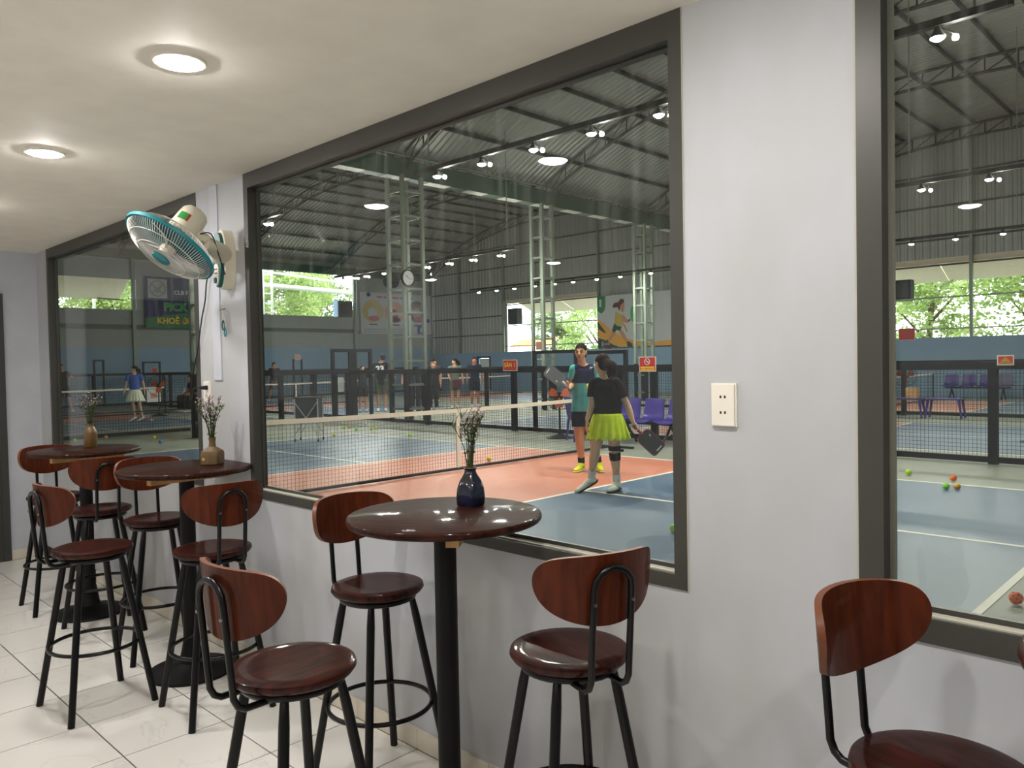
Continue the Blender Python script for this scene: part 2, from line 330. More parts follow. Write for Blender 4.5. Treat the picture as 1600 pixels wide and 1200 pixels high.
# hook with teal pull rings
r = thing('hanging_ring_cord', 'small teal double loop hanging on beige string from a nail below the fan', 'cord', (-3.92, 0, 1.73))
MB().tube([(-0.02, -0.001, 0.085), (-0.01, -0.03, 0.075)], 0.003, 6).build('nail', Mt['screw'], r)
MB().tube([(-0.01, -0.02, 0.078), (-0.005, -0.02, 0.03), (0.0, -0.02, 0.02)], 0.0028, 6).tube([(-0.01, -0.02, 0.078), (0.012, -0.018, 0.02), (0.016, -0.018, -0.01)], 0.002, 6).build('string', Mt['cream'], r)
def ring(cx, cz, rx, rz_, n=20): return [(cx+rx*math.cos(2*PI*i/n)*(1-0.25*math.sin(2*PI*i/n)), -0.02, cz+rz_*math.sin(2*PI*i/n)) for i in range(n)]
MB().tube(ring(-0.002, -0.003, 0.013, 0.024), 0.0035, 8, True).build('ring', Mt['tealp'], r)
MB().tube(ring(0.017, -0.04, 0.010, 0.022), 0.003, 8, True).build('ring', Mt['teal'], r)
# ------------------------------------------------------------------ wall fan
fan = thing('wall_fan', 'white and teal wall fan with round wire cage tilted down beside the left window', 'fan')
hub = V((-3.742, -0.356, 2.082)); fd = V((0.01, -0.61, -0.80)).normalized()
e1 = fd.cross(V((0, 0, 1))).normalized(); e2 = e1.cross(fd)
TF = Matrix.Identity(4)
for i in range(3): TF[i][0], TF[i][1], TF[i][2] = e1[i], e2[i], fd[i]
TF.translation = hub
RF = 0.217
def fp(r, a, z): return TF @ V((r*math.cos(a), r*math.sin(a), z))
m = MB()
prof_f = [(0.045, 0.072), (0.085, 0.071), (0.135, 0.063), (0.178, 0.044), (0.207, 0.018), (RF, 0.0)]
prof_b = [(0.06, -0.075), (0.12, -0.07), (0.172, -0.05), (0.207, -0.018), (RF, 0.0)]
for i in range(100):
    a = 2*PI*i/100; m.tube([fp(r, a+(0.35*(1-r/RF)), z) for r, z in prof_f], 0.0011, 4, caps=False)
m.build('front_grille', Mt['grill'], fan, kind='stuff')
m = MB()
for i in range(80):
    a = 2*PI*i/80; m.tube([fp(r, a, z) for r, z in prof_b], 0.0011, 4, caps=False)
m.build('rear_grille', Mt['grill'], fan, kind='stuff')
for r, z, nm in ((0.178, 0.045, 'grille_ring'), (0.12, 0.070, 'grille_ring'), (0.15, -0.062, 'grille_ring')):
    MB().tube([fp(r, 2*PI*i/48, z) for i in range(48)], 0.0016, 6, True).build(nm, Mt['grill'], fan)
MB().lathe([(RF-0.004, 0.009), (RF+0.006, 0.009), (RF+0.007, -0.008), (RF-0.004, -0.008), (RF-0.004, 0.009)], 72, TF.translation, 0, TF.to_3x3()).build('cage_rim', Mt['teal'], fan, 40)
MB().lathe([(1e-4, 0.086), (0.03, 0.085), (0.042, 0.080), (0.046, 0.072), (0.046, 0.066)], 32, hub, 0, TF.to_3x3()).build('hub_badge', Mt['teal'], fan, 40)
MB().lathe([(0.046, 0.070), (0.056, 0.071), (0.058, 0.066), (0.046, 0.064)], 32, hub, 0, TF.to_3x3()).build('badge_ring', Mt['grill'], fan, 40)
mb = MB()
for k in range(3):
    a0 = k*2*PI/3; vs = []; n = 8
    for i in range(n+1):
        t = i/n; rr = 0.03+0.160*t
        for s in (-1, 1):
            wd = (0.35+0.5*math.sin(PI*min(1, t*0.9+0.1)))*0.9
            a = a0+s*wd*0.75; vs.append(fp(rr, a, 0.03*s*(1-0.3*t)-0.0))
    fs = [(2*i, 2*i+1, 2*i+3, 2*i+2) for i in range(n)]
    o = MB().add(vs, fs); me = o.mesh('blade', Mt['grill'], 60); b = link('blade', me, fan)
    md = b.modifiers.new('s', 'SOLIDIFY'); md.thickness = 0.003
MB().lathe([(1e-4, 0.055), (0.03, 0.05), (0.036, 0.03), (0.036, -0.03), (0.03, -0.045)], 24, hub, 0, TF.to_3x3()).build('rotor_hub', Mt['cream'], fan, 40)
MB().lathe([(0.05, -0.074), (0.068, -0.076), (0.070, -0.09), (0.068, -0.17), (0.064, -0.205), (0.052, -0.222), (0.03, -0.229), (1e-4, -0.230)], 40, hub, 0, TF.to_3x3()).build('motor_housing', Mt['cream'], fan, 40)
# label on motor facing the room
la = math.atan2(e2.dot(V((0.55, -0.75, 0.1))), e1.dot(V((0.55, -0.75, 0.1))))
def curved(a0, a1, z0, z1, rr, mt, nm, n=6):
    vs = [fp(rr, a0+(a1-a0)*i/n, z) for i in range(n+1) for z in (z0, z1)]
    return MB().add(vs, [(2*i, 2*i+1, 2*i+3, 2*i+2) for i in range(n)]).build(nm, mt, fan)
curved(la-0.28, la+0.34, -0.125, -0.165, 0.0712, Mt['green'], 'rating_label'); curved(la+0.34, la+0.50, -0.125, -0.165, 0.0712, Mt['redp'], 'label_edge'); curved(la-0.42, la-0.28, -0.125, -0.165, 0.0712, Mt['white'], 'label_edge')
# arm, pivot and bracket
pv = V((-3.675, -0.20, 2.10))
MB().tube([hub-fd*0.16, hub-fd*0.12+V((0.0, 0.05, -0.02)), pv], [0.038, 0.036, 0.034], 16).build('neck', Mt['cream'], fan, 40)
MB().tube([pv+V((-0.0, -0.03, 0.002)), V((-3.73, -0.15, 2.095)), V((-3.81, -0.075, 2.085)), V((-3.85, -0.05, 2.08))], [0.040, 0.040, 0.047, 0.055], 20).build('arm', Mt['cream'], fan, 40)
MB().tube([pv+V((0.030, -0.045, 0.0)), pv+V((0.040, -0.052, 0.0))], [0.010, 0.008], 12).build('pivot_screw', Mt['screw'], fan, 40)
def oval(w_, zt, zb, n=28): 
    c = (zt+zb)/2; h = (zt-zb)/2
    return [(w_*math.cos(2*PI*i/n)*(1-0.18*math.sin(2*PI*i/n)*-1), c+h*math.sin(2*PI*i/n)*(abs(math.sin(2*PI*i/n))**-0.25 if abs(math.sin(2*PI*i/n)) > 0.01 else 1)) for i in range(n)]
RX = Matrix.Rotation(PI/2, 4, 'X')
MB().prism(oval(0.052, 2.21, 1.905), 0.055, Matrix.Translation((-3.855, 0, 0)) @ RX).build('bracket', Mt['cream'], fan, 40)
MB().prism(oval(0.046, 2.195, 1.915), 0.018, Matrix.Translation((-3.862, -0.055, 0)) @ RX).build('bracket_cover', Mt['tealp'], fan, 40)
MB().prism(oval(0.026, 2.035, 1.925), 0.006, Matrix.Translation((-3.864, -0.073, 0)) @ RX).build('control_panel', Mt['white'], fan, 40)
MB().prism(oval(0.011, 1.965, 1.935, 16), 0.008, Matrix.Translation((-3.864, -0.079, 0)) @ RX).build('pull_switch', Mt['tealp'], fan, 40)
for z in (1.985, 2.005): MB().box(-3.878, -3.850, -0.0815, -0.079, z, z+0.004).build('speed_mark', Mt['slot'], fan)
MB().tube(smooth_pts([pv+V((0.0, -0.04, 0.045)), pv+V((0.03, 0.0, 0.045)), V((-3.70, -0.14, 2.06)), V((-3.74, -0.10, 2.0)), V((-3.76, -0.08, 1.97))]), 0.003, 6).build('cable', Mt['cord'], fan)
# ------------------------------------------------------------------ tables
def table(x, y, label, rz=0.0):
    t = thing('bar_table', label, 'table', (x, y, 0), rz, 'round bar tables along the window wall')
    MB().lathe([(1e-4, 0.995), (0.305, 0.995), (0.311, 0.998), (0.315, 1.004), (0.315, 1.012), (0.312, 1.018), (0.307, 1.02), (1e-4, 1.02)], 72).build('tabletop', Mt['top'], t, 50)
    MB().box(0.045, 0.085, -0.215, 0.20, 0.958, 0.995).build('batten', Mt['batten'], t)
    MB().box(-0.12, 0.12, -0.12, 0.12, 0.989, 0.9949).build('mounting_plate', Mt['blackm'], t)
    MB().lathe([(0.036, 0.03), (0.036, 0.989)], 32).build('column', Mt['blackm'], t, 40)
    MB().lathe([(0.205, 0.0), (0.208, 0.006), (0.205, 0.014), (0.12, 0.028), (0.060, 0.052), (0.046, 0.11), (0.037, 0.16), (0.036, 0.17)], 56).build('base', Mt['blackm'], t, 45)
    return t
tA = table(-5.28, -0.285, 'round dark wooden bar table farthest away, near the end wall', math.radians(4))
tB = table(-3.86, -0.262, 'round dark wooden bar table in the middle under the wall fan', math.radians(3))
tC = table(-1.925, -0.250, 'round dark wooden bar table with the blue vase, in front of the large window', math.radians(38))
tD = table(0.005, -0.34, 'round dark wooden bar table cut by the right edge of the picture', math.radians(-10))
# ------------------------------------------------------------------ bar stools
def make_stool():
    t = thing('bar_stool', '', 'stool', group='wooden bar stools')
    MB().lathe([(1e-4, 0.683), (0.140, 0.683), (0.158, 0.690), (0.166, 0.701), (0.163, 0.712), (0.150, 0.7165), (0.12, 0.715), (1e-4, 0.713)], 56).build('seat', Mt['wood'], t, 55)
    MB().tube([(0.128*math.cos(2*PI*i/40), 0.128*math.sin(2*PI*i/40), 0.672) for i in range(40)], 0.011, 8, True).build('seat_ring', Mt['black'], t, 50)
    for k in range(4):
        a = PI/4+k*PI/2; c, s = math.cos(a), math.sin(a)
        MB().tube([(c*0.112, s*0.112, 0.676), (c*0.124, s*0.124, 0.655), (c*0.136, s*0.136, 0.60), (c*0.252, s*0.252, 0.0)], [0.009, 0.012, 0.0145, 0.0145], 12).build('leg', Mt['black'], t, 50)
    rr = 0.252-(0.252-0.136)*0.28/0.6-0.012
    MB().tube([(rr*math.cos(2*PI*i/48), rr*math.sin(2*PI*i/48), 0.28) for i in range(48)], 0.0085, 8, True).build('foot_ring', Mt['black'], t, 50)
    # U shaped back tube: runs from under the seat backwards (+x) and up behind the backrest
    pts = []; hw = 0.056
    side = [(0.02, 0.665), (0.13, 0.665), (0.178, 0.667), (0.196, 0.678), (0.207, 0.70), (0.210, 0.74), (0.217, 0.82), (0.227, 0.93)]
    for x, z in side: pts.append((x, -hw, z))
    for i in range(1, 8): a = PI*i/8; pts.append((0.2275+0.004*math.sin(a), -hw*math.cos(a), 0.935+0.052*math.sin(a)))
    for x, z in side[::-1]: pts.append((x, hw, z))
    MB().tube(pts, 0.0088, 10).build('back_tube', Mt['black'], t, 50)
    # bent ply backrest
    n, k = 40, 8; R = 0.235; th = 0.014; vs = []; W = 0.205
    prof = []
    for i in range(n+1):
        s = -math.cos(PI*i/n); md_ = 0.9275+0.028*s*s; hf = (0.0925-0.040*abs(s)**2)*math.sqrt(max(0, 1-abs(s)**9))
        zt = md_+hf; zb = md_-hf
        prof.append((s, zb, max(zt, zb+0.002)))
    for lay in (0, 1):
        for s, zb, zt in prof:
            a = s*W/R; rad = R-(th if lay else 0.0)
            for j in range(k+1):
                z = zb+(zt-zb)*j/k; vs.append((0.213-R+rad*math.cos(a)+0.085*(z-0.9), rad*math.sin(a), z))
    L = (n+1)*(k+1); fs = []; mi = []
    idx = lambda l, i, j: l*L+i*(k+1)+j
    for i in range(n):
        for j in range(k):
            fs.append((idx(0, i, j), idx(0, i+1, j), idx(0, i+1, j+1), idx(0, i, j+1))); mi.append(0)
            fs.append((idx(1, i, j), idx(1, i, j+1), idx(1, i+1, j+1), idx(1, i+1, j))); mi.append(0)
        fs.append((idx(0, i, 0), idx(1, i, 0), idx(1, i+1, 0), idx(0, i+1, 0))); mi.append(1)
        fs.append((idx(0, i, k), idx(0, i+1, k), idx(1, i+1, k), idx(1, i, k))); mi.append(1)
    for i in (0, n):
        for j in range(k): fs.append((idx(0, i, j), idx(0, i, j+1), idx(1, i, j+1), idx(1, i, j))); mi.append(1)
    o = MB(); o.add(vs, fs); o.m = mi; bo = o.build('backrest', [Mt['ply'], Mt['edge']], t, 40)
    for y in (-hw, hw): MB().tube([(0.230, y, 0.90), (0.2365, y, 0.90)], 0.0045, 8).build('screw', Mt['screw'], t)
    return t
ST = [(-5.60, -0.365, 178, 'dark wooden bar stool left of the farthest table, beside the end wall'),
      (-4.865, -0.340, -7, 'dark wooden bar stool on the right side of the farthest table'),
      (-3.812, -0.715, -86, 'dark wooden bar stool in front of the middle table, back turned to the room'),
      (-4.285, -0.245, 172, 'dark wooden bar stool behind the middle table, nearest the left window'),
      (-3.365, -0.365, -3, 'dark wooden bar stool right of the middle table, backrest facing the viewer'),
      (-1.872, -0.835, -86, 'largest dark wooden bar stool in front of the table with the blue vase'),
      (-2.320, -0.235, 178, 'dark wooden bar stool left of the table with the blue vase, against the wall'),
      (-1.395, -0.262, -20, 'dark wooden bar stool right of the table with the blue vase, glare on its seat'),
      (-0.450, -0.285, 164, 'dark wooden bar stool at the bottom right corner, cut by the frame')]
st0 = make_stool()
for i, (x, y, a, lb) in enumerate(ST):
    if i == 0: st0.location = (x, y, 0); st0.rotation_euler = (0, 0, math.radians(a)); st0['label'] = lb
    else: dup(st0, (x, y, 0), math.radians(a), lb)
# ------------------------------------------------------------------ vases and flowers
Mt['blueglaze'] = mat('dark_blue_glaze', '050818', 0.12, coat=1.0, var=0.6, scale=14, col2='0D1636')
Mt['clay1'] = mat('olive_brown_glaze', '5C4C28', 0.35, coat=0.4, var=0.5, scale=12, col2='6A4826')
Mt['clay2'] = mat('sandy_brown_clay', '6C5638', 0.55, var=0.3, scale=14, col2='5A4428')
Mt['stem'] = mat('flower_stem', '3C4A26', 0.7); Mt['fleaf'] = mat('flower_leaf', '41572A', 0.6, var=0.3); Mt['petal'] = mat('pink_petal', 'B98AA0', 0.6, var=0.2); Mt['petal2'] = mat('pale_bud', 'C9BCA8', 0.6)
def bouquet(x, y, z, H, W, seed, label, n=15):
    rnd = random.Random(seed); t = thing('flower_bunch', label, 'flowers', (x, y, z))
    st, lf, pt, bd = MB(), MB(), MB(), MB()
    def leaf(p, d, s):
        d = d.normalized(); q = d.cross(V((0, 0, 1)));  q = q.normalized() if q.length > 0.01 else V((1, 0, 0))
        lf.add([p, p+d*s*0.5+q*s*0.18, p+d*s, p+d*s*0.5-q*s*0.18], [(0, 1, 2, 3)])
    for i in range(n):
        a = rnd.uniform(0, 2*PI); sp = rnd.uniform(0.15, 1)*W; h = H*rnd.uniform(0.55, 1.0)
        tip = V((math.cos(a)*sp, math.sin(a)*sp, h)); base = V((math.cos(a)*0.006, math.sin(a)*0.006, -0.05))
        mid = V((tip.x*0.35, tip.y*0.35, h*0.5)); pts = smooth_pts([base, mid, tip], 4); st.tube(pts, [0.0018]*4+[0.0013]*5, 5)
        for j in range(16):
            t_ = rnd.uniform(0.25, 1); p = pts[min(8, int(t_*8))]; aa = rnd.uniform(0, 2*PI)
            leaf(p, V((math.cos(aa), math.sin(aa), rnd.uniform(0.2, 1.2))), rnd.uniform(0.012, 0.026))
        for j in range(5):
            p = pts[rnd.choice((4, 5, 6, 7))]; aa = rnd.uniform(0, 2*PI); q = p+V((math.cos(aa)*0.022, math.sin(aa)*0.022, rnd.uniform(0.02, 0.045)))
            st.tube([p, q], 0.001, 4); (pt if rnd.random() < 0.45 else bd).sphere(q, rnd.uniform(0.003, 0.0045), 6)
            leaf(q, V((math.cos(aa), math.sin(aa), 0.6)), 0.014)
        for j in range(9):
            aa = 2*PI*j/9; d = V((math.cos(aa), math.sin(aa), 0.55)).normalized(); p = tip
            if i % 2 == 0: pt.add([p, p+d*0.006+V((0, 0, 0.003)), p+d*0.011, p+d*0.006-V((d.y*0.003, -d.x*0.003, 0))], [(0, 1, 2, 3)])
    st.build('stems', Mt['stem'], t, kind='stuff'); lf.build('leaves', Mt['fleaf'], t, kind='stuff'); pt.build('petals', Mt['petal'], t, kind='stuff'); bd.build('buds', Mt['petal2'], t, kind='stuff')
    return t
# blue vase: square shouldered bottle, twisted facets
def facet(prof, k, n=48, pw=0.5):
    m = MB(); vs = []
    for r, z, q in prof:
        for j in range(n):
            a = 2*PI*j/n; c = (abs(math.cos(a))**q+abs(math.sin(a))**q)**(-1/q); vs.append((r*c*math.cos(a), r*c*math.sin(a), z))
    L = len(prof); fs = [(i*n+j, i*n+(j+1) % n, (i+1)*n+(j+1) % n, (i+1)*n+j) for i in range(L-1) for j in range(n)]
    fs += [tuple(range(n-1, -1, -1))]; m.add(vs, fs); return m
vb = thing('flower_vase', 'dark blue glazed square vase on the nearest full table', 'vase', (-1.955, -0.105, 1.02), math.radians(8))
facet([(0.035, 0, 6), (0.038, 0.006, 6), (0.040, 0.03, 5), (0.0385, 0.06, 4), (0.033, 0.085, 3), (0.024, 0.105, 2.2), (0.020, 0.115, 2), (0.0195, 0.122, 2), (0.022, 0.128, 2), (0.0195, 0.129, 2), (0.016, 0.12, 2), (0.015, 0.09, 2)], 0).build('body', Mt['blueglaze'], vb, 35)
MB().tube([(0.0215*math.cos(2*PI*i/28), 0.0215*math.sin(2*PI*i/28), 0.1285) for i in range(28)], 0.0016, 6, True).build('lip', Mt['edge'], vb, 40)
bouquet(-1.955, -0.105, 1.149, 0.215, 0.066, 3, 'thin sprig bunch with small pink flowers standing in the dark blue vase', 12)
vc = thing('flower_vase', 'square sandy brown vase with long neck on the middle table', 'vase', (-3.84, -0.135, 1.02), math.radians(40))
facet([(0.042, 0, 8), (0.046, 0.004, 7), (0.047, 0.055, 7), (0.044, 0.068, 5), (0.030, 0.080, 3), (0.017, 0.09, 2), (0.0155, 0.115, 2), (0.018, 0.132, 2), (0.0185, 0.136, 2), (0.0155, 0.136, 2), (0.012, 0.10, 2)], 0).build('body', Mt['clay2'], vc, 35)
MB().prism([(0.008*math.cos(a), 0.008*math.sin(a)) for a in [2*PI*i/12 for i in range(12)]], 0.0006, Matrix.Translation((-0.026, -0.0462, 0.03)) @ Matrix.Rotation(PI/2, 4, 'X')).build('maker_mark', Mt['pyel'], vc)
bouquet(-3.84, -0.135, 1.156, 0.205, 0.085, 11, 'leafy bunch with pinkish flowers in the brown vase on the middle table', 14)
va = thing('flower_vase', 'slim olive brown bottle vase on the farthest table', 'vase', (-5.39, -0.215, 1.02))
MB().lathe([(0.036, 0), (0.038, 0.004), (0.039, 0.09), (0.036, 0.105), (0.026, 0.12), (0.020, 0.128), (0.020, 0.146), (0.022, 0.15), (0.019, 0.15), (0.016, 0.12)], 32).build('body', Mt['clay1'], va, 40)
bouquet(-5.39, -0.215, 1.17, 0.19, 0.095, 5, 'leafy bunch with pale buds in the olive vase on the farthest table', 16)
# ------------------------------------------------------------------ sports hall shell
HX0, HXM, HX1, HY1 = -36.0, -16.2, 3.6, 28.3
def arch(x, rise=2.45, z0=6.55):
    a, b = (HX0, HXM) if x < HXM else (HXM, HX1)
    u = abs((x-(a+b)/2)/((b-a)/2)); return z0+rise*(1-min(1, u)**2.3)
MB().box(HX0-0.3, HX1+0.3, wt, HY1+0.3, -0.1, HZ).build('floor', Mt['floorh'], label='grey green painted concrete floor of the sports hall', cat='floor', **S_)
# corrugated arched roof: ribs run along x
rf = None
for bi, (a, b) in enumerate(((HX0-0.2, HXM), (HXM, HX1+0.2))):
    m = MB(); nx = 26; ny = 150; vs = []
    prof = [(0, 0.0), (0.05, 0.0), (0.075, 0.035), (0.115, 0.035), (0.14, 0.0)]
    yl = []; y = wt
    while y < HY1+0.3:
        for d, h in prof: yl.append((y+d, h))
        y += 0.20
    xsn = [a+(b-a)*i/nx for i in range(nx+1)]
    for x in xsn:
        z = arch(min(max(x, HX0+0.001), HX1-0.001) if abs(x-HXM) > 1e-6 else (HXM-0.001 if bi == 0 else HXM+0.001))+0.42
        for yy, h in yl: vs.append((x, yy, z+h))
    K = len(yl); fs = [(i*K+j, (i+1)*K+j, (i+1)*K+j+1, i*K+j+1) for i in range(nx) for j in range(K-1)]
    m.add(vs, fs)
    o = m.build('ceiling', Mt['roof'], label=('corrugated arched metal roof over the far bay' if bi == 0 else 'corrugated arched metal roof over the near bay'), cat='roof', **S_)
    md = o.modifiers.new('s', 'SOLIDIFY'); md.thickness = 0.01; md.offset = 1
    for i in range(1, 18):
        x = a+(b-a)*i/18; z = arch(x)+0.40
        MB().box(x-0.03, x+0.03, wt, HY1, z-0.10, z+0.0).build('purlin', Mt['dsteel'], o)
    # arch trusses
    for yy in (5.25, 10.7, 16.15, 21.55, 28.0):
        t = thing('arch_truss', 'curved dark steel roof truss, %s bay, %s' % (('far', 'near')[bi], {5.25: 'closest to the cafe', 10.7: 'over the nearest mesh fence', 16.15: 'third from the cafe', 21.55: 'fourth from the cafe', 28.0: 'against the end wall'}[yy]), 'roof truss', group='arched roof trusses')
        xs2 = [a+0.25+(b-a-0.5)*i/26 for i in range(27)]
        up = [(x, yy, arch(x)+0.26) for x in xs2]; lo = [(x, yy, arch(x)-0.14) for x in xs2]
        MB().tube(up, 0.045, 4).build('top_chord', Mt['dsteel'], t); MB().tube(lo, 0.045, 4).build('bottom_chord', Mt['dsteel'], t)
        w_ = MB()
        for i in range(26):
            w_.tube([up[i], lo[i]], 0.022, 4); w_.tube([lo[i], up[i+1]], 0.018, 4)
        w_.build('web', Mt['dsteel'], t, kind='stuff')
# gutter beam on the column line
g = thing('gutter_beam', 'green steel gutter beam running over the column row between the two roof bays', 'beam')
MB().box(HXM-0.16, HXM+0.16, wt, HY1, 6.32, 6.78).build('box_beam', Mt['beam'], g)
MB().tube([(HXM+0.22, wt, 6.86), (HXM+0.22, HY1, 6.86)], 0.03, 6).build('edge_pipe', Mt['steel'], g)
m = MB()
for y in [wt+0.3+i*1.4 for i in range(20)]: m.box(HXM-0.14, HXM+0.18, y, y+0.75, 6.312, 6.32)
m.build('reflective_flashing', Mt['wsteel'], g, kind='stuff')
def lattice(x, y, s, z1, label, zb=1.35, group='lattice steel columns'):
    t = thing('lattice_column', label, 'column', (x, y, HZ), group=group)
    for sx in (-1, 1):
        for sy in (-1, 1):
            MB().box(sx*s/2-0.045, sx*s/2+0.045, sy*s/2-0.045, sy*s/2+0.045, zb, z1).build('leg', Mt['steel'], t)
            MB().box(sx*s/2-0.05, sx*s/2+0.05, sy*s/2-0.05, sy*s/2+0.05, 0, zb).build('painted_foot', Mt['fence'], t)
    r = MB(); n = int((z1-0.3)/0.62)
    for i in range(n+1):
        z = 0.3+i*0.62
        for sx in (-1, 1): r.box(sx*s/2-0.02, sx*s/2+0.02, -s/2, s/2, z, z+0.05); r.box(-s/2, s/2, sx*s/2-0.02, sx*s/2+0.02, z, z+0.05)
    r.build('batten_plates', Mt['steel'], t, kind='stuff'); return t
lattice(HXM, 5.5, 0.44, 6.3, 'lattice steel column behind the pillar at the left window')
lattice(HXM, 10.85, 0.62, 6.3, 'wide lattice steel column carrying the round clock')
lattice(HXM, 16.15, 0.44, 6.3, 'lattice steel column second to the right of the clock column')
lattice(HXM, 21.55, 0.44, 6.3, 'lattice steel column standing in front of the poster with the running player')
# end walls --------------------------------------------------------
OPN = [(-29.75, -23.5), (-10.2, 3.0)]; ZO = (2.15, 4.88)
wn = MB().box(HX0-0.2, -32.05, HY1, HY1+0.2, 0, 2.13).box(-31.1, HX1, HY1, HY1+0.2, 0, 2.13).box(-32.05, -31.1, HY1, HY1+0.2, 1.83, 2.13).build('wall_north', Mt['bluew'], label='end wall of the hall, light blue below and grey metal cladding above', cat='wall', **S_)
def clad(x0, x1, z0, z1, nm='cladding', mt=None):
    m = MB(); vs = []; x = x0; xl = []
    while x < x1-1e-6:
        for d, h in ((0, 0), (0.10, 0), (0.13, 0.03), (0.20, 0.03), (0.23, 0)):
            if x+d <= x1: xl.append((x+d, h))
        x += 0.25
    xl.append((x1, 0))
    for xx, h in xl:
        t = z1 if z1 is not None else arch(min(max(xx, HX0+0.01), HX1-0.01))+0.55
        vs += [(xx, HY1+0.05-h, z0), (xx, HY1+0.05-h, t)]
    m.add(vs, [(2*i, 2*i+2, 2*i+3, 2*i+1) for i in range(len(xl)-1)])
    o = m.build(nm, mt or Mt['clad'], wn); md = o.modifiers.new('s', 'SOLIDIFY'); md.thickness = 0.02; return o
clad(HX0, OPN[0][0], 2.13, None); clad(OPN[0][0], OPN[0][1], ZO[1], None); clad(OPN[0][1], OPN[1][0], 2.13, None); clad(OPN[1][0], OPN[1][1], ZO[1], None); clad(OPN[1][1], HX1, 2.13, None)
for x in (-33.5, -29.9, -23.42, -18.6, -13.2, -10.3, -7.43, -2.0):
    z1 = arch(x)+0.1; MB().box(x-0.05, x+0.05, HY1-0.12, HY1-0.0, 2.13, z1).build('wall_post', Mt['steel'], wn)
for z in (5.55, 6.7, 7.8):
    MB().box(HX0+0.1, HX1-0.1, HY1-0.06, HY1, z-0.03, z+0.03).build('wall_rail', Mt['dsteel'], wn)
for z in (3.1, 4.1): MB().box(HX0+0.1, OPN[0][0]-0.1, HY1-0.06, HY1, z-0.03, z+0.03).build('wall_rail', Mt['dsteel'], wn)
for a, b in OPN:
    MB().box(a, b, HY1-0.02, HY1+0.04, 3.50, 3.55).build('opening_rail', Mt['steel'], wn); MB().box(a, b, HY1-0.02, HY1+0.04, 2.40, 2.45).build('opening_rail', Mt['steel'], wn)
    MB().box(a, b, HY1-0.02, HY1+0.04, 4.62, 4.68).build('opening_rail', Mt['dsteel'], wn); MB().box(a, b, HY1+0.0, HY1+0.02, 4.70, 4.90).build('fascia', Mt['awn'], wn)
for a, b, lb in ((-29.3, -23.5, 'cream propped-open awning panel outside the end wall opening near the player poster'), (-11.5, 3.2, 'long cream propped-open awning panel outside the end wall, seen through the right window')):
    aw = thing('awning_panel', lb, 'awning')
    n = 2 if b-a < 8 else 5
    for i in range(n):
        x0, x1 = a+(b-a)*i/n, a+(b-a)*(i+1)/n-0.04
        MB().add([(x0, HY1+0.25, 4.86), (x1, HY1+0.25, 4.86), (x1, HY1+1.8, 4.22), (x0, HY1+1.8, 4.22), (x0, HY1+0.25, 4.89), (x1, HY1+0.25, 4.89), (x1, HY1+1.8, 4.25), (x0, HY1+1.8, 4.25)], [(0, 1, 2, 3), (7, 6, 5, 4), (0, 4, 5, 1), (1, 5, 6, 2), (2, 6, 7, 3), (3, 7, 4, 0)]).build('panel', Mt['awn'], aw)
        MB().tube([(x0+0.1, HY1+0.22, 3.9), (x0+0.1, HY1+1.7, 4.24)], 0.02, 6).build('stay', Mt['steel'], aw)
MB().box(-32.0, -31.15, HY1+0.1, HY1+0.16, 0.06, 1.80).build('far_panel', Mt['pw'], wn).name = 'gate_panel'
o = MB().box(-32.12, -32.03, HY1-0.05, HY1+0.02, 0.05, 1.90).box(-31.12, -31.03, HY1-0.05, HY1+0.02, 0.05, 1.90).box(-32.12, -31.03, HY1-0.05, HY1+0.02, 1.82, 1.92).build('doorway_frame', Mt['fence'], wn)
# west wall
ww = MB().box(HX0-0.2, HX0, 0, HY1, 0, 2.50).build('wall_west', Mt['bluew'], label='long far wall of the hall, light blue below and grey above', cat='wall', **S_)
MB().box(HX0-0.18, HX0-0.02, 0, HY1, 2.50, 3.33).build('grey_panel', Mt['greyw'], ww)
MB().box(HX0-0.16, HX0-0.04, 0, 23.0, 3.33, 3.52).build('green_rail', Mt['greenb'], ww)
MB().box(HX0-0.18, HX0-0.02, 0, 23.0, 3.52, 4.17).build('low_panel', Mt['greyw'], ww)
MB().box(HX0-0.18, HX0-0.02, 23.0, HY1, 3.33, 7.0).build('corner_cladding', Mt['clad'], ww)
MB().box(HX0-0.18, HX0-0.02, 11.4, 17.0, 4.17, 7.0).build('banner_backing', Mt['clad'], ww)
MB().box(HX0-0.18, HX0-0.02, 0, 11.4, 5.5, 7.0).build('upper_cladding', Mt['clad'], ww)
MB().box(HX0-0.18, HX0-0.10, 0, HY1, 6.6, 7.5).build('eaves_panel', Mt['clad'], ww)
MB().box(HX0-0.1, HX0+0.15, 0, HY1, 6.40, 6.80).build('eaves_beam', Mt['beam'], ww)
for y in (5.6, 11.25, 17.0, 22.8, 28.2): MB().box(HX0, HX0+0.14, y-0.07, y+0.07, HZ, 6.6).build('wall_post', Mt['steel'], ww)
MB().tube([(HX0+0.05, 0.3, 3.33), (HX0+0.05, HY1, 3.33)], 0.02, 6).build('conduit', Mt['steel'], ww)
aw = thing('awning_panel', 'pale propped-open awning over the far wall opening, seen through the left window', 'awning')
MB().add([(HX0-0.25, 0.3, 5.5), (HX0-0.25, 11.2, 5.5), (HX0-1.6, 11.2, 4.72), (HX0-1.6, 0.3, 4.72), (HX0-0.25, 0.3, 5.53), (HX0-0.25, 11.2, 5.53), (HX0-1.6, 11.2, 4.75), (HX0-1.6, 0.3, 4.75)], [(0, 1, 2, 3), (7, 6, 5, 4), (0, 4, 5, 1), (1, 5, 6, 2), (2, 6, 7, 3), (3, 7, 4, 0)]).build('panel', Mt['awn'], aw)
MB().tube([(HX0-0.2, 10.9, 4.6), (HX0-1.5, 10.3, 4.75)], 0.03, 6).build('stay', Mt['dsteel'], aw)
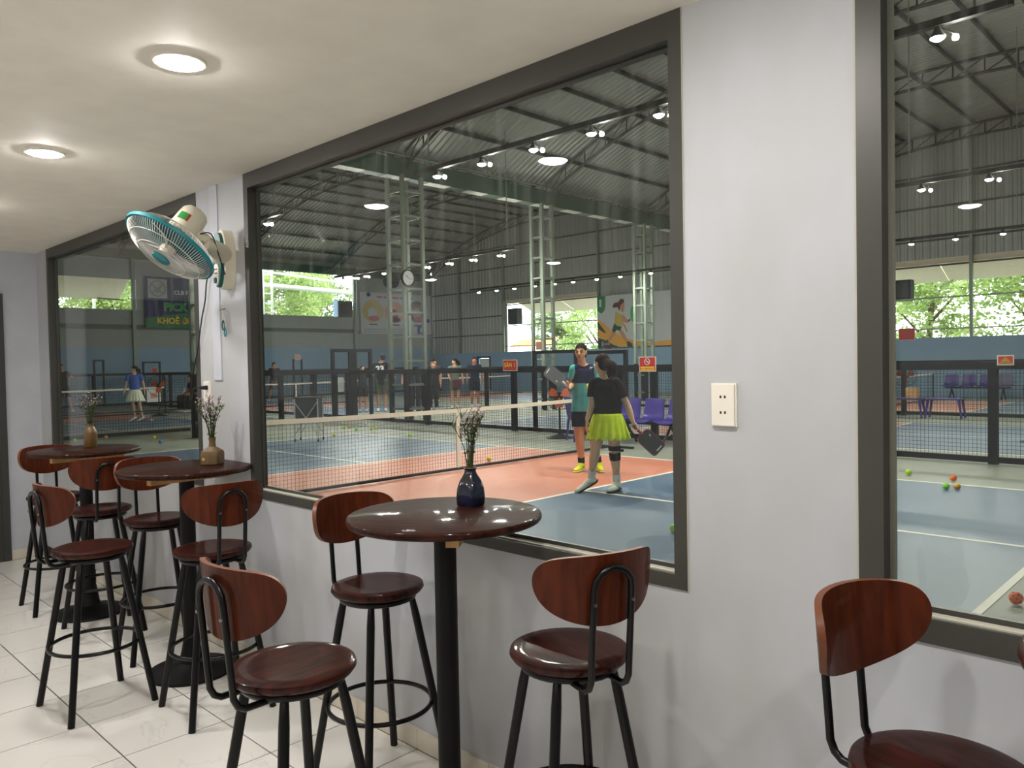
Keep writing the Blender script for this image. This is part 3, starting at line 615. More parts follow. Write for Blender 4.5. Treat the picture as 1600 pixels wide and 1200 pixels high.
# south and east closing walls above and beside the cafe
MB().box(HX0-0.2, HX1+0.2, 0.0, 0.14, 2.625, 9.6).box(HX0-0.2, -7.41, 0.0, 0.14, 0, 2.625).build('wall_south', Mt['clad'], label='grey metal wall above the cafe on the hall side', cat='wall', **S_)
MB().box(3.16, HX1+0.2, 0.0, 0.14, 0, 2.625).build('infill_panel', Mt['clad'], bpy.data.objects['wall_south'])
MB().box(HX1, HX1+0.2, 0.141, HY1, 0, 7.2).build('wall_east', Mt['clad'], label='grey metal side wall of the hall beyond the right window', cat='wall', **S_)
# ------------------------------------------------------------------ courts
def court(x0, x1, yc, hw, label):
    t = thing('pickleball_court', label, 'court', group='painted pickleball courts')
    L = (x1-x0); k0, k1 = x0+L*0.340, x1-L*0.340
    z = HZ+0.002
    MB().box(x0, k0, yc-hw, yc+hw, HZ-0.001, z).build('blue_area', Mt['cblue'], t); MB().box(k1, x1, yc-hw, yc+hw, HZ-0.001, z).build('blue_area', Mt['cblue'], t)
    MB().box(k0, k1, yc-hw, yc+hw, HZ-0.001, z).build('orange_area', Mt['cor'], t)
    lw = 0.025; zz = z+0.0015
    for bx in ((x0-lw, x1+lw, yc+hw-lw, yc+hw+lw), (x0-lw, x1+lw, yc-hw-lw, yc-hw+lw), (x0-lw, x0+lw, yc-hw, yc+hw), (x1-lw, x1+lw, yc-hw, yc+hw), (k0-lw, k0+lw, yc-hw, yc+hw), (k1-lw, k1+lw, yc-hw, yc+hw), (x0, k0, yc-lw, yc+lw), (k1, x1, yc-lw, yc+lw)):
        MB().box(*bx, z-0.0005, zz).build('line', Mt['line'], t)
    return t
court(-14.15, -1.19, 4.95, 2.85, 'nearest court, orange middle and blue ends, where the two players talk')
court(-32.9, -20.1, 5.0, 2.85, 'court beyond the black fence, seen through the left window')
court(-14.2, -1.2, 13.7, 2.58, 'court right behind the long black mesh fence')
court(-14.2, -1.2, 22.9, 2.6, 'court at the foot of the blue end wall')
court(-32.9, -20.1, 13.7, 2.6, 'court behind the people standing past the fence corner')
court(-32.9, -20.1, 22.9, 2.6, 'farthest court in the corner of the hall')
# nets
def net(x, y0, y1, h, label, cell=0.048, ends=True):
    t = thing('court_net', label, 'net', group='court nets')
    ym = (y0+y1)/2
    sag = lambda y: h-0.04*(1-abs((y-ym)/((y1-y0)/2))**2)
    m = MB(); n = int((y1-y0)/cell)
    th = 0.0011 if cell < 0.06 else 0.002
    for i in range(n+1):
        y = y0+(y1-y0)*i/n; m.box(x-th, x+th, y-th, y+th, HZ+0.055, HZ+sag(y)-0.03)
    k = int(h/cell)
    for j in range(1, k):
        z = HZ+0.055+(h-0.1)*j/k; m.box(x-th, x+th, y0, y1, z-th, z+th)
    m.build('mesh', Mt['net'], t, kind='stuff')
    N_ = 12
    vs = []; 
    for i in range(N_+1):
        y = y0+(y1-y0)*i/N_; s = HZ+sag(y)
        for dx, dz in ((-0.006, -0.055), (0.006, -0.055), (0.006, 0), (-0.006, 0)): vs.append((x+dx, y, s+dz))
    fs = [(4*i+a, 4*i+(a+1) % 4, 4*i+4+(a+1) % 4, 4*i+4+a) for i in range(N_) for a in range(4)]+[(3, 2, 1, 0), (4*N_, 4*N_+1, 4*N_+2, 4*N_+3)]
    MB().add(vs, fs).build('top_tape', Mt['tape'], t)
    MB().box(x-0.009, x+0.009, ym-0.03, ym+0.03, HZ+0.05, HZ+sag(ym)-0.05).build('centre_strap', Mt['tape'], t)
    MB().tube([(x, y0, HZ+0.035), (x, y1, HZ+0.035)], 0.02, 8).build('bottom_bar', Mt['fence'], t)
    for y in (y0, y1):
        MB().tube([(x, y, HZ+0.02), (x, y, HZ+h)], 0.02, 8).build('post', Mt['fence'], t)
        MB().box(x-0.36, x+0.36, y-0.03, y+0.03, HZ, HZ+0.035).build('foot', Mt['fence'], t)
    return t
net(-7.95, 1.65, 8.72, 0.89, 'nearest net with white tape, stretched across the orange middle of the first court')
t = net(-26.6, 2.0, 8.75, 0.90, 'net behind the woman in the white skirt, with a paper sign on its end', 0.08)
MB().box(-26.57, -26.56, 8.15, 8.60, HZ+0.40, HZ+0.82).build('paper_sign', Mt['pw'], t)
MB().box(-26.56, -26.555, 8.27, 8.48, HZ+0.52, HZ+0.70).build('sign_mark', Mt['ppeach'], t)
net(-7.9, 10.9, 16.6, 0.90, 'net of the court right behind the long mesh fence', 0.08)
net(-7.9, 20.1, 25.7, 0.90, 'net of the court below the blue end wall', 0.1)
net(-26.6, 10.8, 16.5, 0.90, 'net behind the standing group past the fence corner', 0.08)
net(-26.6, 20.1, 25.7, 0.90, 'net of the farthest corner court', 0.1)
# ------------------------------------------------------------------ mesh fences
def fence(p, q, zt, posts, label, cell=0.05, pw=0.11, gaps=(), rail=0.10):
    t = thing('mesh_fence', label, 'fence', group='black mesh fences')
    p, q = V((*p, 0)), V((*q, 0)); d = (q-p); L = d.length; d.normalize(); T = Matrix.Identity(4); nx = V((-d.y, d.x, 0))
    for i in range(3): T[i][0], T[i][1], T[i][2] = d[i], nx[i], (0, 0, 1)[i]
    T.translation = p
    B = lambda *b: MB().box(*b, T=T)
    segs = []; s = 0
    for a, b in list(gaps)+[(L, L)]:
        if a > s: segs.append((s, a))
        s = b
    for a, b in segs:
        B(a, b, -0.04, 0.04, zt-rail, zt).build('top_rail', Mt['fence'], t); B(a, b, -0.03, 0.03, HZ+0.02, HZ+0.10).build('bottom_rail', Mt['fence'], t)
        m = MB(); n = int((b-a)/cell); th = 0.0018 if cell <= 0.05 else 0.0025
        for i in range(1, n): x = a+(b-a)*i/n; m.box(x-th, x+th, -th, th, HZ+0.09, zt-0.09, T=T)
        k = int((zt-HZ-0.2)/cell)
        for j in range(1, k): z = HZ+0.10+(zt-HZ-0.2)*j/k; m.box(a, b, -th, th, z-th, z+th, T=T)
        m.build('wire_mesh', Mt['net'], t, kind='stuff')
    for s in posts: B(s-pw/2, s+pw/2, -0.045, 0.045, HZ, zt-0.01).build('post', Mt['fence'], t)
    return t
FT = 1.40
B0, B1 = (-18.1, 10.35), (3.5, 9.72)
fence(B0, B1, FT, [0.05, 3.4, 6.4, 9.3, 10.05, 12.6, 15.45, 18.3, 21.2], 'long black mesh fence between the first court and the rows of courts behind it', 0.05)
fence((-18.1, 5.95), (-18.1, 10.3), FT, [0.08, 2.3, 3.9], 'black mesh fence at the far end of the first court', 0.05)
fence((-18.1, 1.2), (-18.1, 5.9), 0.60, [0.1], 'low black mesh fence behind the first court, seen through the left window', 0.06, rail=0.02)
fence((-18.1, 18.5), (3.5, 18.5), 1.38, [0.1, 2.9, 5.8, 8.7, 11.6, 14.9, 17.8, 20.6], 'black mesh fence in front of the court at the blue end wall', 0.07)
fence((-34.1, 10.6), (-18.3, 10.45), FT, [0.1, 3.5, 7, 10.5, 14, 15.7], 'black mesh fence between the two far left courts', 0.09)
fence((-34.3, 1.0), (-34.3, 27.5), 1.40, [0.1, 4.4, 8.0, 10.8, 13.5, 18.0, 22, 26.4], 'long black mesh fence along the foot of the far blue wall', 0.11)
fence((-18.1, 12.6), (-18.1, 18.4), FT, [0.1, 2.9, 5.7], 'short black mesh fence beyond the fence corner', 0.08)
def gate(p, q, z1, label, n=1, leaf=True, w_=0.07):
    t = thing('gate_frame', label, 'gate', group='black steel gate frames'); p, q = V((*p, HZ)), V((*q, HZ)); d = (q-p).normalized(); L = (q-p).length
    T = Matrix.Identity(4); nx = V((-d.y, d.x, 0))
    for i in range(3): T[i][0], T[i][1], T[i][2] = d[i], nx[i], (0, 0, 1)[i]
    T.translation = p; h = z1-HZ
    for s in (0, L): MB().box(s-w_/2, s+w_/2, -0.035, 0.035, 0, h, T=T).build('jamb', Mt['fence'], t)
    MB().box(w_/2, L-w_/2, -0.03, 0.03, h-w_, h, T=T).build('lintel', Mt['fence'], t)
    if n == 2: MB().box(L/2-0.10, L/2+0.13, -0.04, 0.04, 0, h-0.05, T=T).build('mullion', Mt['fence'], t)
    return t
gate((-18.1, 9.80), (-18.1, 11.02), 1.98, 'black two-leaf gate frame at the fence corner, left of the man in the numbered shirt', 2, w_=0.09)
gate((-34.18, 17.97), (-34.18, 18.42), 1.90, 'narrow black gate frame behind the left end of the near net')
gate((-34.18, 9.0), (-34.18, 9.35), 1.97, 'narrow black frame at the left window, left of the woman in white skirt')
gate((-34.18, 10.92), (-34.18, 11.6), 1.87, 'black gate frame at the left window, right of the woman in white skirt')
gate((-11.35, 10.45), (-10.2, 10.45), 1.76, 'black gate frame left of the man in the teal shirt')
gate((-10.1, 10.5), (-9.0, 10.5), 1.72, 'black gate frame behind the head of the man in the teal shirt')
# ------------------------------------------------------------------ signs
def sign(c, w_, h, label, X=(1, 0, 0), base='red', txt=None):
    X = V(X).normalized(); Nn = V((X.y, -X.x, 0)); t = thing('sign_plate', label, 'sign', c)
    T = Matrix.Identity(4)
    for i in range(3): T[i][0], T[i][1], T[i][2] = X[i], (0, 0, 1)[i], Nn[i]
    MB().prism([(-w_/2, -h/2), (w_/2, -h/2), (w_/2, h/2), (-w_/2, h/2)], 0.012, T).build('plate', Mt['tape'], t)
    MB().prism([(-w_/2+0.012, -h/2+0.012), (w_/2-0.012, -h/2+0.012), (w_/2-0.012, h/2-0.012), (-w_/2+0.012, h/2-0.012)], 0.016, T).build('face', Mt[base], t)
    return t, T
fy = lambda x: B0[1]+(x-B0[0])*(B1[1]-B0[1])/(B1[0]-B0[0])
def place(t, T, fn): pass
t, T = sign((-11.74, fy(-11.74)-0.06, 1.46), 0.42, 0.24, 'red sign with yellow lettering on the long fence, left of the teal-shirted man')
text('SÂN 1', 0.125, (0, -0.02, -0.035), (1, 0, 0), (0, 0, 1), Mt['yellow'], t, align='CENTER', bold=0.003)
t, T = sign((-8.15, fy(-8.15)-0.06, 1.44), 0.36, 0.27, 'red no smoking sign with yellow strip on the long fence')
MB().prism([(-0.15, -0.115), (0.15, -0.115), (0.15, -0.045), (-0.15, -0.045)], 0.019, T).build('strip', Mt['yellow'], t)
text('NO SMOKING', 0.047, (0, -0.022, -0.097), (1, 0, 0), (0, 0, 1), Mt['red'], t, align='CENTER', bold=0.001)
MB().tube([(0.055*math.cos(2*PI*i/24), -0.02, 0.045+0.055*math.sin(2*PI*i/24)) for i in range(24)], 0.007, 6, True).build('ban_ring', Mt['pw'], t)
MB().tube([(-0.04, -0.02, 0.083), (0.04, -0.02, 0.007)], 0.006, 6).build('ban_bar', Mt['pw'], t); MB().box(-0.03, 0.03, -0.022, -0.018, 0.04, 0.05).build('cigarette', Mt['pw'], t)
t, T = sign((-2.50, fy(-2.5)-0.06, 1.42), 0.19, 0.13, 'small dark red sign with gold emblem on the fence, seen through the right window')
MB().prism([(-0.06, -0.02), (0.06, -0.02), (0.0, 0.045)], 0.018, T).build('emblem', Mt['gold'], t); MB().prism([(-0.075, -0.045), (0.075, -0.045), (0.075, -0.03), (-0.075, -0.03)], 0.018, T).build('gold_line', Mt['gold'], t)
sign((-11.15, 10.40, 1.86), 0.20, 0.18, 'small faded red plate on top of the gate frame near the columns', base='ppeach')
sign((-22.9, 28.27, 2.30), 0.42, 0.42, 'small red plate on the end wall below the foliage opening, right of the player')
sign((-9.5, 28.27, 2.28), 0.55, 0.42, 'small orange-red plate on the end wall at the right window')
sign((-34.142, 18.2, 1.99), 0.30, 0.28, 'small red plate above the narrow gate frame', (0, 1, 0), 'ppeach')
sign((-34.255, 11.4, 1.47), 0.25, 0.26, 'small orange-red plate on the fence at the left window', (0, 1, 0), 'red')
t, T = sign((-18.0, 9.97, 1.02), 0.17, 0.38, 'faded pale notice sheet hanging on the corner gate', (0, 1, 0), 'pwd')
for k in range(8): MB().prism([(-0.06, 0.14-k*0.04), (0.05-0.01*(k % 3), 0.14-k*0.04), (0.05-0.01*(k % 3), 0.15-k*0.04), (-0.06, 0.15-k*0.04)], 0.018, T).build('print_line', Mt['pgrey'], t)
# ------------------------------------------------------------------ banners
def banner(name, label, o, X, w_, h, m0):
    t = thing(name, label, 'banner', o); X = V(X); Nn = V((X.y, -X.x, 0)); T = Matrix.Identity(4)
    for i in range(3): T[i][0], T[i][1], T[i][2] = X[i], (0, 0, 1)[i], Nn[i]
    MB().prism([(0, 0), (w_, 0), (w_, h), (0, h)], 0.02, T).build('sheet', Mt[m0], t)
    def pl(poly, mt, nm='print', lv=1): MB().prism([(min(p[0]*SXP, w_), p[1]) for p in poly], 0.022+0.008*lv, T).build(nm, Mt[mt], t)
    def tx(s, x, z, size, mt, lv=3, bold=0.0): text(s, size, Nn*(0.024+0.008*lv)+X*x+V((0, 0, z)), X, (0, 0, 1), Mt[mt], t, bold=bold)
    return t, pl, tx
SXP = 1.0
def ell(cx, cz, rx, rz_, n=28, a0=0, a1=2*PI): return [(cx+rx*math.cos(a0+(a1-a0)*i/n), cz+rz_*math.sin(a0+(a1-a0)*i/n)) for i in range(n)]
# poster with the running player (end wall)
t, pl, tx = banner('wall_banner', 'white poster of a running paddle player in yellow top above the blue end wall', (-23.38, 28.12, 2.18), (1, 0, 0), 4.75, 2.45, 'pwd')
SXP = 0.56
pl([(0, 0), (4.75/0.56, 0), (4.75/0.56, 0.3), (5.2, 0.15), (3.2, 0.35), (1.5, 0.75), (0.5, 1.2), (0, 1.35)], 'porange', 'orange_swoosh', 0)
pl([(0, 0), (2.2, 0.0), (1.6, 0.12), (0.6, 0.38), (0, 0.45)], 'pdg', 'green_swoosh'); pl([(0, 0.92), (0.55, 0.72), (0.9, 0.68), (0.2, 1.12), (0, 1.25)], 'pdg', 'green_swoosh')
pl(ell(0.5, 0.16, 0.12, 0.12), 'pgrey', 'round_mark', 2); pl([(0.72, 0.12), (1.2, 0.12), (1.2, 0.2), (0.72, 0.2)], 'pwd', 'print_line', 2)
pl([(0, 2.45), (0, 1.75), (0.4, 1.62), (0.75, 1.78), (0.85, 2.1), (0.82, 2.45)], 'pgreen', 'leaf_mark'); pl([(0.2, 1.95), (0.42, 1.95), (0.42, 2.3), (0.2, 2.3)], 'pwd', 'square_mark', 2)
pl([(1.9, 1.72), (2.25, 1.55), (2.6, 1.5), (2.72, 1.2), (2.55, 0.98), (2.05, 0.92), (1.78, 1.15)], 'pyel', 'player_top'); pl([(1.75, 1.12), (2.1, 0.98), (2.5, 0.95), (2.35, 0.75), (2.0, 0.82), (1.75, 0.68), (1.5, 0.78)], 'pdg', 'player_shorts', 2)
pl([(1.55, 0.8), (1.85, 0.68), (1.5, 0.42), (1.2, 0.25), (1.05, 0.12), (0.92, 0.3), (1.25, 0.5)], 'pskin', 'player_leg'); pl([(2.1, 0.85), (2.45, 0.82), (2.8, 0.6), (3.15, 0.2), (3.05, 0.12), (2.6, 0.42)], 'pskin', 'player_leg')
pl([(0.85, 0.36), (1.08, 0.36), (1.1, 0.1), (0.95, 0.02), (0.85, 0.1)], 'pbrown', 'player_shoe', 2); pl([(3.0, 0.2), (3.2, 0.25), (3.6, 0.12), (3.55, 0.0), (3.1, 0.0)], 'pdg', 'player_shoe', 2)
pl([(2.5, 1.4), (2.65, 1.5), (3.2, 1.22), (3.25, 1.12), (3.0, 1.1), (2.55, 1.22)], 'pskin', 'player_arm', 2); pl([(2.6, 1.1), (2.75, 1.1), (3.1, 0.75), (3.0, 0.68)], 'pskin', 'player_arm', 2)
pl(ell(2.62, 1.88, 0.20, 0.26), 'pskin', 'player_face', 2); pl([(2.3, 1.7), (2.42, 1.95), (2.6, 2.0), (2.82, 2.1), (2.75, 2.22), (2.45, 2.25), (2.2, 2.1), (1.8, 2.08), (1.6, 1.92), (1.75, 1.85), (2.1, 1.88)], 'pbrown', 'player_hair', 3)
pl([(3.2, 1.16), (3.4, 1.2), (3.36, 1.3), (3.2, 1.24)], 'pbrown', 'paddle_handle', 2); pl(ell(3.68, 1.5, 0.26, 0.36), 'lgreen', 'paddle_face', 2)
t, pl, tx = banner('wall_banner', 'pale poster with green bottles beside the running player poster', (-18.55, 28.12, 2.18), (1, 0, 0), 5.2, 2.45, 'pwd')
SXP = 0.62
pl([(0, 0), (8.3, 0), (8.3, 0.6), (2.6, 0.5), (1.2, 0.2), (0, 0.22)], 'porange', 'orange_swoosh', 0); pl([(1.0, 0.3), (2.8, 0.3), (3.6, 0.75), (2.4, 0.7), (1.8, 0.5)], 'pdg', 'green_swoosh')
pl([(2.1, 1.2), (2.7, 1.4), (3.6, 1.45), (3.6, 0.75), (2.5, 0.75)], 'pyel', 'field_print', 0)
rn = random.Random(4)
for k in range(14): pl(ell(1.7+rn.gauss(0, 0.32), 2.0+rn.gauss(0, 0.2), 0.05+0.05*rn.random(), 0.06, 10), ('pdg', 'pgreen')[k % 2], 'dot_mark')
for k in range(3): 
    x = 0.95+k*0.42; s = (1, 1, 1.35)[k]
    pl([(x, 0.62), (x+0.26*s, 0.62), (x+0.26*s, 1.0*s*0.95), (x+0.17*s, 1.12*s*0.95), (x+0.17*s, 1.22*s*0.95), (x+0.09*s, 1.22*s*0.95), (x+0.09*s, 1.12*s*0.95), (x, 1.0*s*0.95)], 'pgreen' if k == 2 else 'pdg', 'bottle_print', 2)
pl([(0.9, 1.72), (1.4, 1.72), (1.4, 1.75), (0.9, 1.75)], 'pgrey', 'print_line'); pl([(0.9, 1.82), (1.3, 1.82), (1.3, 1.9), (0.9, 1.9)], 'pgrey', 'print_line')
SXP = 1.0
# poster with three round photos (west wall)
t, pl, tx = banner('wall_banner', 'white poster with three round pictures behind the clock column', (-35.9, 23.15, 3.30), (0, 1, 0), 5.0, 2.28, 'pwd')
for cx, cz, a, b, c in ((0.82, 1.25, 'pyel', 'pwd', 'pred'), (2.3, 1.2, 'ppeach', 'pred', 'pbrown'), (3.95, 1.3, 'pbrown', 'ppeach', 'pred')):
    pl(ell(cx, cz, 0.68, 0.62), a, 'round_picture'); pl([(cx-0.3, cz-0.3), (cx+0.2, cz-0.35), (cx+0.3, cz), (cx, cz+0.2), (cx-0.35, cz+0.1)], b, 'picture_shape', 2); pl(ell(cx+0.05, cz-0.4, 0.34, 0.15), c, 'picture_shape', 3)
for x, w_, c in ((1.1, 0.35, 'pred'), (1.55, 0.2, 'pred'), (1.85, 0.2, 'pred'), (2.15, 0.5, 'pred'), (2.75, 0.45, 'navy'), (3.3, 0.3, 'navy')): pl([(x, 2.0), (x+w_, 2.0), (x+w_, 2.09), (x, 2.09)], c, 'print_line')
for x in (0.55, 2.1, 3.7): pl([(x, 0.48), (x+0.55, 0.48), (x+0.55, 0.54), (x, 0.54)], 'navy', 'print_line')
for k in range(2): pl([(0.2, 0.22-0.13*k), (3.1, 0.22-0.13*k), (3.1, 0.26-0.13*k), (0.2, 0.26-0.13*k)], 'pgrey', 'print_line')
pl([(3.95, 0.02), (4.5, 0.02), (4.5, 0.55), (3.95, 0.55)], 'plum', 'purple_square', 1); pl([(4.1, 0.1), (4.38, 0.15), (4.2, 0.42)], 'pwd', 'square_print', 2)
for x, z in ((0.55, 2.15), (4.45, 1.9), (4.75, 0.8)): pl(ell(x, z, 0.13, 0.12, 16), 'plum', 'purple_mark')
# club banner (west wall, left window)
t, pl, tx = banner('wall_banner', 'navy and green club banner with white emblem seen through the left window', (-35.9, 11.72, 3.40), (0, 1, 0), 5.2, 2.28, 'navy')
pl([(0, 0), (5.2, 0), (5.2, 1.25), (0, 0.42)], 'pgreen', 'green_field', 0)
pl([(0.13, 1.32), (0.98, 1.32), (0.98, 2.18), (0.13, 2.18)], 'pwd', 'emblem_panel', 1)
T_ = [(0.55+0.34*math.cos(2*PI*i/28), 1.75+0.34*math.sin(2*PI*i/28)) for i in range(28)]
m = MB(); m.tube([(0.055, x, z) for x, z in T_], 0.018, 4, True); m.build('emblem_ring', Mt['pgrey'], t)
for s in (-1, 1): pl([(0.55-s*0.03, 1.72), (0.55+s*0.2, 1.98), (0.55+s*0.26, 1.92), (0.55+s*0.05, 1.66)], 'pgrey', 'emblem_blade', 2); pl([(0.55+s*0.05, 1.62), (0.55+s*0.22, 1.52), (0.55+s*0.24, 1.6), (0.55+s*0.06, 1.72)], 'pgrey', 'emblem_blade', 2)
pl(ell(0.55, 1.62, 0.05, 0.09, 12), 'pgrey', 'emblem_blade', 3)
tx('CLB PI', 1.28, 1.52, 0.26, 'pw', bold=0.01); tx('PICK', 0.80, 0.78, 0.50, 'lgreen', bold=0.03); tx('KHOẺ ĐẸ', 0.50, 0.20, 0.36, 'yellow', bold=0.015)
# clocks on the column
for s, nm in ((1, 'round white-faced wall clock on the wide lattice column'), (-1, 'round clock seen from its black back, left side of the wide column')):
    cx = HXM+s*0.42+0.0; t = thing('wall_clock', nm, 'clock', (HXM+s*0.36, 10.60 if s > 0 else 10.65, 3.72), math.radians(6) if s > 0 else math.radians(160))
    TY = Matrix.Rotation(PI/2, 3, 'Y')
    MB().lathe([(1e-4, 0.0), (0.215, 0.0), (0.222, 0.01), (0.222, 0.05), (0.212, 0.06), (0.205, 0.045), (1e-4, 0.045)], 40, (0, 0, 0), 0, TY).build('case', Mt['black'], t, 40)
    MB().lathe([(1e-4, 0.046), (0.184, 0.046), (0.184, 0.049), (1e-4, 0.049)], 40, (0, 0, 0), 0, TY).build('dial', Mt['pw'], t)
    if s > 0:
        MB().tube([(0.053, 0, 0), (0.053, -0.09, 0.07)], 0.006, 6).build('hour_hand', Mt['black'], t); MB().tube([(0.056, 0.02, -0.01), (0.056, 0.13, -0.03)], 0.004, 6).build('minute_hand', Mt['black'], t)
        for k in range(12): a = 2*PI*k/12; MB().tube([(0.052, 0.165*math.cos(a), 0.165*math.sin(a)), (0.052, 0.185*math.cos(a), 0.185*math.sin(a))], 0.004, 4).build('hour_mark', Mt['black'], t)
# ------------------------------------------------------------------ hall lamps on suspended bars
mh = MB().lathe([(1e-4, 0.10), (0.03, 0.10), (0.035, 0.06), (0.07, 0.01), (0.072, -0.005), (0.066, -0.005)], 20).mesh('lamp_housing', Mt['blackm'], 40)
mlens = MB().lathe([(1e-4, -0.035), (0.03, -0.03), (0.055, -0.012), (0.064, 0.0), (1e-4, 0.004)], 16).mesh('lens', Mt['flood'])
mls = MB().sphere((0, 0, 0), 0.030, 10).mesh('small_lens', Mt['flood'])
ZL = 4.42
_rows = [(8-1.9, ZL, [(-16.6, 8), (-9.4, 8), (-2.3, 3)], 'near lamp row over the first court', 0.366), (15.1-1.9, ZL, [(-20.9, 8), (-14.3+0.0, 0), (-4.5, 4)], 'middle lamp row over the second court', 0), (22.0-1.9, ZL, [(-23.6, 8), (-15.9, 5), (-8.0, 5)], 'far lamp row near the end wall', 0)]
LAMPX = {0: [-15.68, -14.64, -9.33, -8.33, -7.30, -6.29, -5.27, -4.2, -2.24], 1: [-22.6, -21.9, -21.3, -20.3, -19.3, -18.24, -17.22, -16.2, -15.1, -4.5, -3.45, -2.4], 2: [-23.54, -22.5, -21.5, -20.4, -19.4, -18.5, -17.4, -16.37, -15.1, -13.6, -8.0, -6.9, -5.85, -4.8]}
ORD = ['first', 'second', 'third', 'fourth', 'fifth', 'sixth', 'seventh', 'eighth', 'ninth', 'tenth', 'eleventh', 'twelfth', 'thirteenth', 'fourteenth']
LY = [6.1, 13.2, 20.4]
for ri in range(3):
    y = LY[ri]; z = 1.5+(y+1.9)*(0.3655, 0.1945, 0.1325)[ri]
    nm = ('near', 'middle', 'far')[ri]
    X = LAMPX[ri]; segs = []; s = [X[0]]
    for x in X[1:]:
        if x-s[-1] > 2.2: segs.append(s); s = [x]
        else: s.append(x)
    segs.append(s)
    for si, s in enumerate(segs):
        t = thing('lamp_bar', 'black suspended bar carrying the %s row of hall lamps, %s section' % (nm, ('left', 'second', 'right')[min(si, 2)]), 'lamp bar')
        a, b = min(s)-0.5, max(s)+0.6
        MB().box(a, b, y-0.035, y+0.035, z+0.10, z+0.17).build('bar', Mt['blackm'], t)
        for x in ([a+0.3, b-0.3] if b-a > 2 else [(a+b)/2]): MB().tube([(x, y, z+0.17), (x, y, arch(x)+0.44)], 0.012, 6).build('hanger_rod', Mt['steel'], t)
    for x in X:
        t = thing('hall_floodlight', '%s floodlight from the left in the %s' % (ORD[X.index(x)], ('near lamp row over the first court', 'middle lamp row beyond the long fence', 'far lamp row before the end wall')[ri]), 'lamp', (x, y, z), group='hall floodlights, %s row' % nm)
        link('lamp_housing', mh, t); link('lens', mlens, t)
        if ri < 2: link('small_lens', mls, t, (0.14, 0.03, -0.03)); MB().tube([(0.02, 0, 0.09), (0.14, 0.03, 0.0)], 0.008, 6).build('side_arm', Mt['blackm'], t)
# ------------------------------------------------------------------ outdoors
MB().box(-90, 60, HY1+0.35, 90, -0.4, 0.0).build('ground', Mt['ground'], label='ground outside beyond the end wall', cat='ground', **S_)
MB().box(-90, HX0-0.35, -30, HY1+0.35, -0.4, 0.0).build('ground', Mt['ground'], label='ground outside beyond the far wall', cat='ground', **S_)
def leafmat(name, c1, c2):
    m = mat(name, c1, 0.5, scale=0.6, col2=c2); nt = m.node_tree; b = nt.nodes['Principled BSDF']; o = nt.nodes['Material Output']
    tl = N(nt, 'ShaderNodeBsdfTranslucent'); mx = N(nt, 'ShaderNodeMixShader'); mx.inputs[0].default_value = 0.45
    src = b.inputs['Base Color'].links[0].from_socket; nt.links.new(src, tl.inputs[0]); nt.links.new(b.outputs[0], mx.inputs[1]); nt.links.new(tl.outputs[0], mx.inputs[2]); nt.links.new(mx.outputs[0], o.inputs[0]); return m
Mt['leaf'] = leafmat('leaf_bright_green', 'A6B874', '809A50'); Mt['leafd'] = leafmat('leaf_mid_green', '84985C', '546C3A')
def crown_mesh(seed, mt, n, R, H, ls):
    rnd = random.Random(seed); m = MB(); cl = [(V((rnd.uniform(-R, R)*0.75, rnd.uniform(-R, R)*0.75, rnd.uniform(0.0, H))), rnd.uniform(0.7, 1.5)) for _ in range(26)]
    for i in range(n):
        c, r = rnd.choice(cl); d = V((rnd.gauss(0, 1), rnd.gauss(0, 1), rnd.gauss(0, 1))).normalized()*r*rnd.uniform(0.6, 1)**0.5
        d.z *= 0.7; p = c+d; u = V((rnd.gauss(0, 1), rnd.gauss(0, 1), rnd.gauss(0, 0.5))).normalized(); v = u.cross(V((rnd.gauss(0, 1), rnd.gauss(0, 1), rnd.gauss(0, 1)))).normalized()
        s = ls*rnd.uniform(0.6, 1.3); m.add([p, p+u*s*0.5+v*s*0.28, p+u*s, p+u*s*0.5-v*s*0.28], [(0, 1, 2, 3)])
    return m.mesh('crown', mt)
CR = [crown_mesh(1, Mt['leaf'], 15000, 3.0, 6.0, 0.20), crown_mesh(2, Mt['leafd'], 16000, 3.0, 6.0, 0.20), crown_mesh(7, Mt['leaf'], 13000, 3.2, 5.0, 0.20)]
def tree(x, y, k, s, label, zb=1.6):
    t = thing('tree', label, 'tree', (x, y, 0), random.Random(int(x*7+y)).uniform(0, 6), 'trees outside the hall')
    c = link('crown', CR[k], t, (0, 0, zb)); c.scale = (s, s, s); c['kind'] = 'stuff'
    m = MB(); m.tube([(0, 0, 0), (0.1, 0, 2), (0.0, 0.1, zb+4)], [0.22, 0.16, 0.07], 8)
    for j in range(5): a = j*1.26; m.tube([(0.05, 0, 2+j*0.5), (math.cos(a)*1.8, math.sin(a)*1.8, 4+j*0.6)], [0.08, 0.03], 6)
    m.build('trunk', Mt['bark'], t)
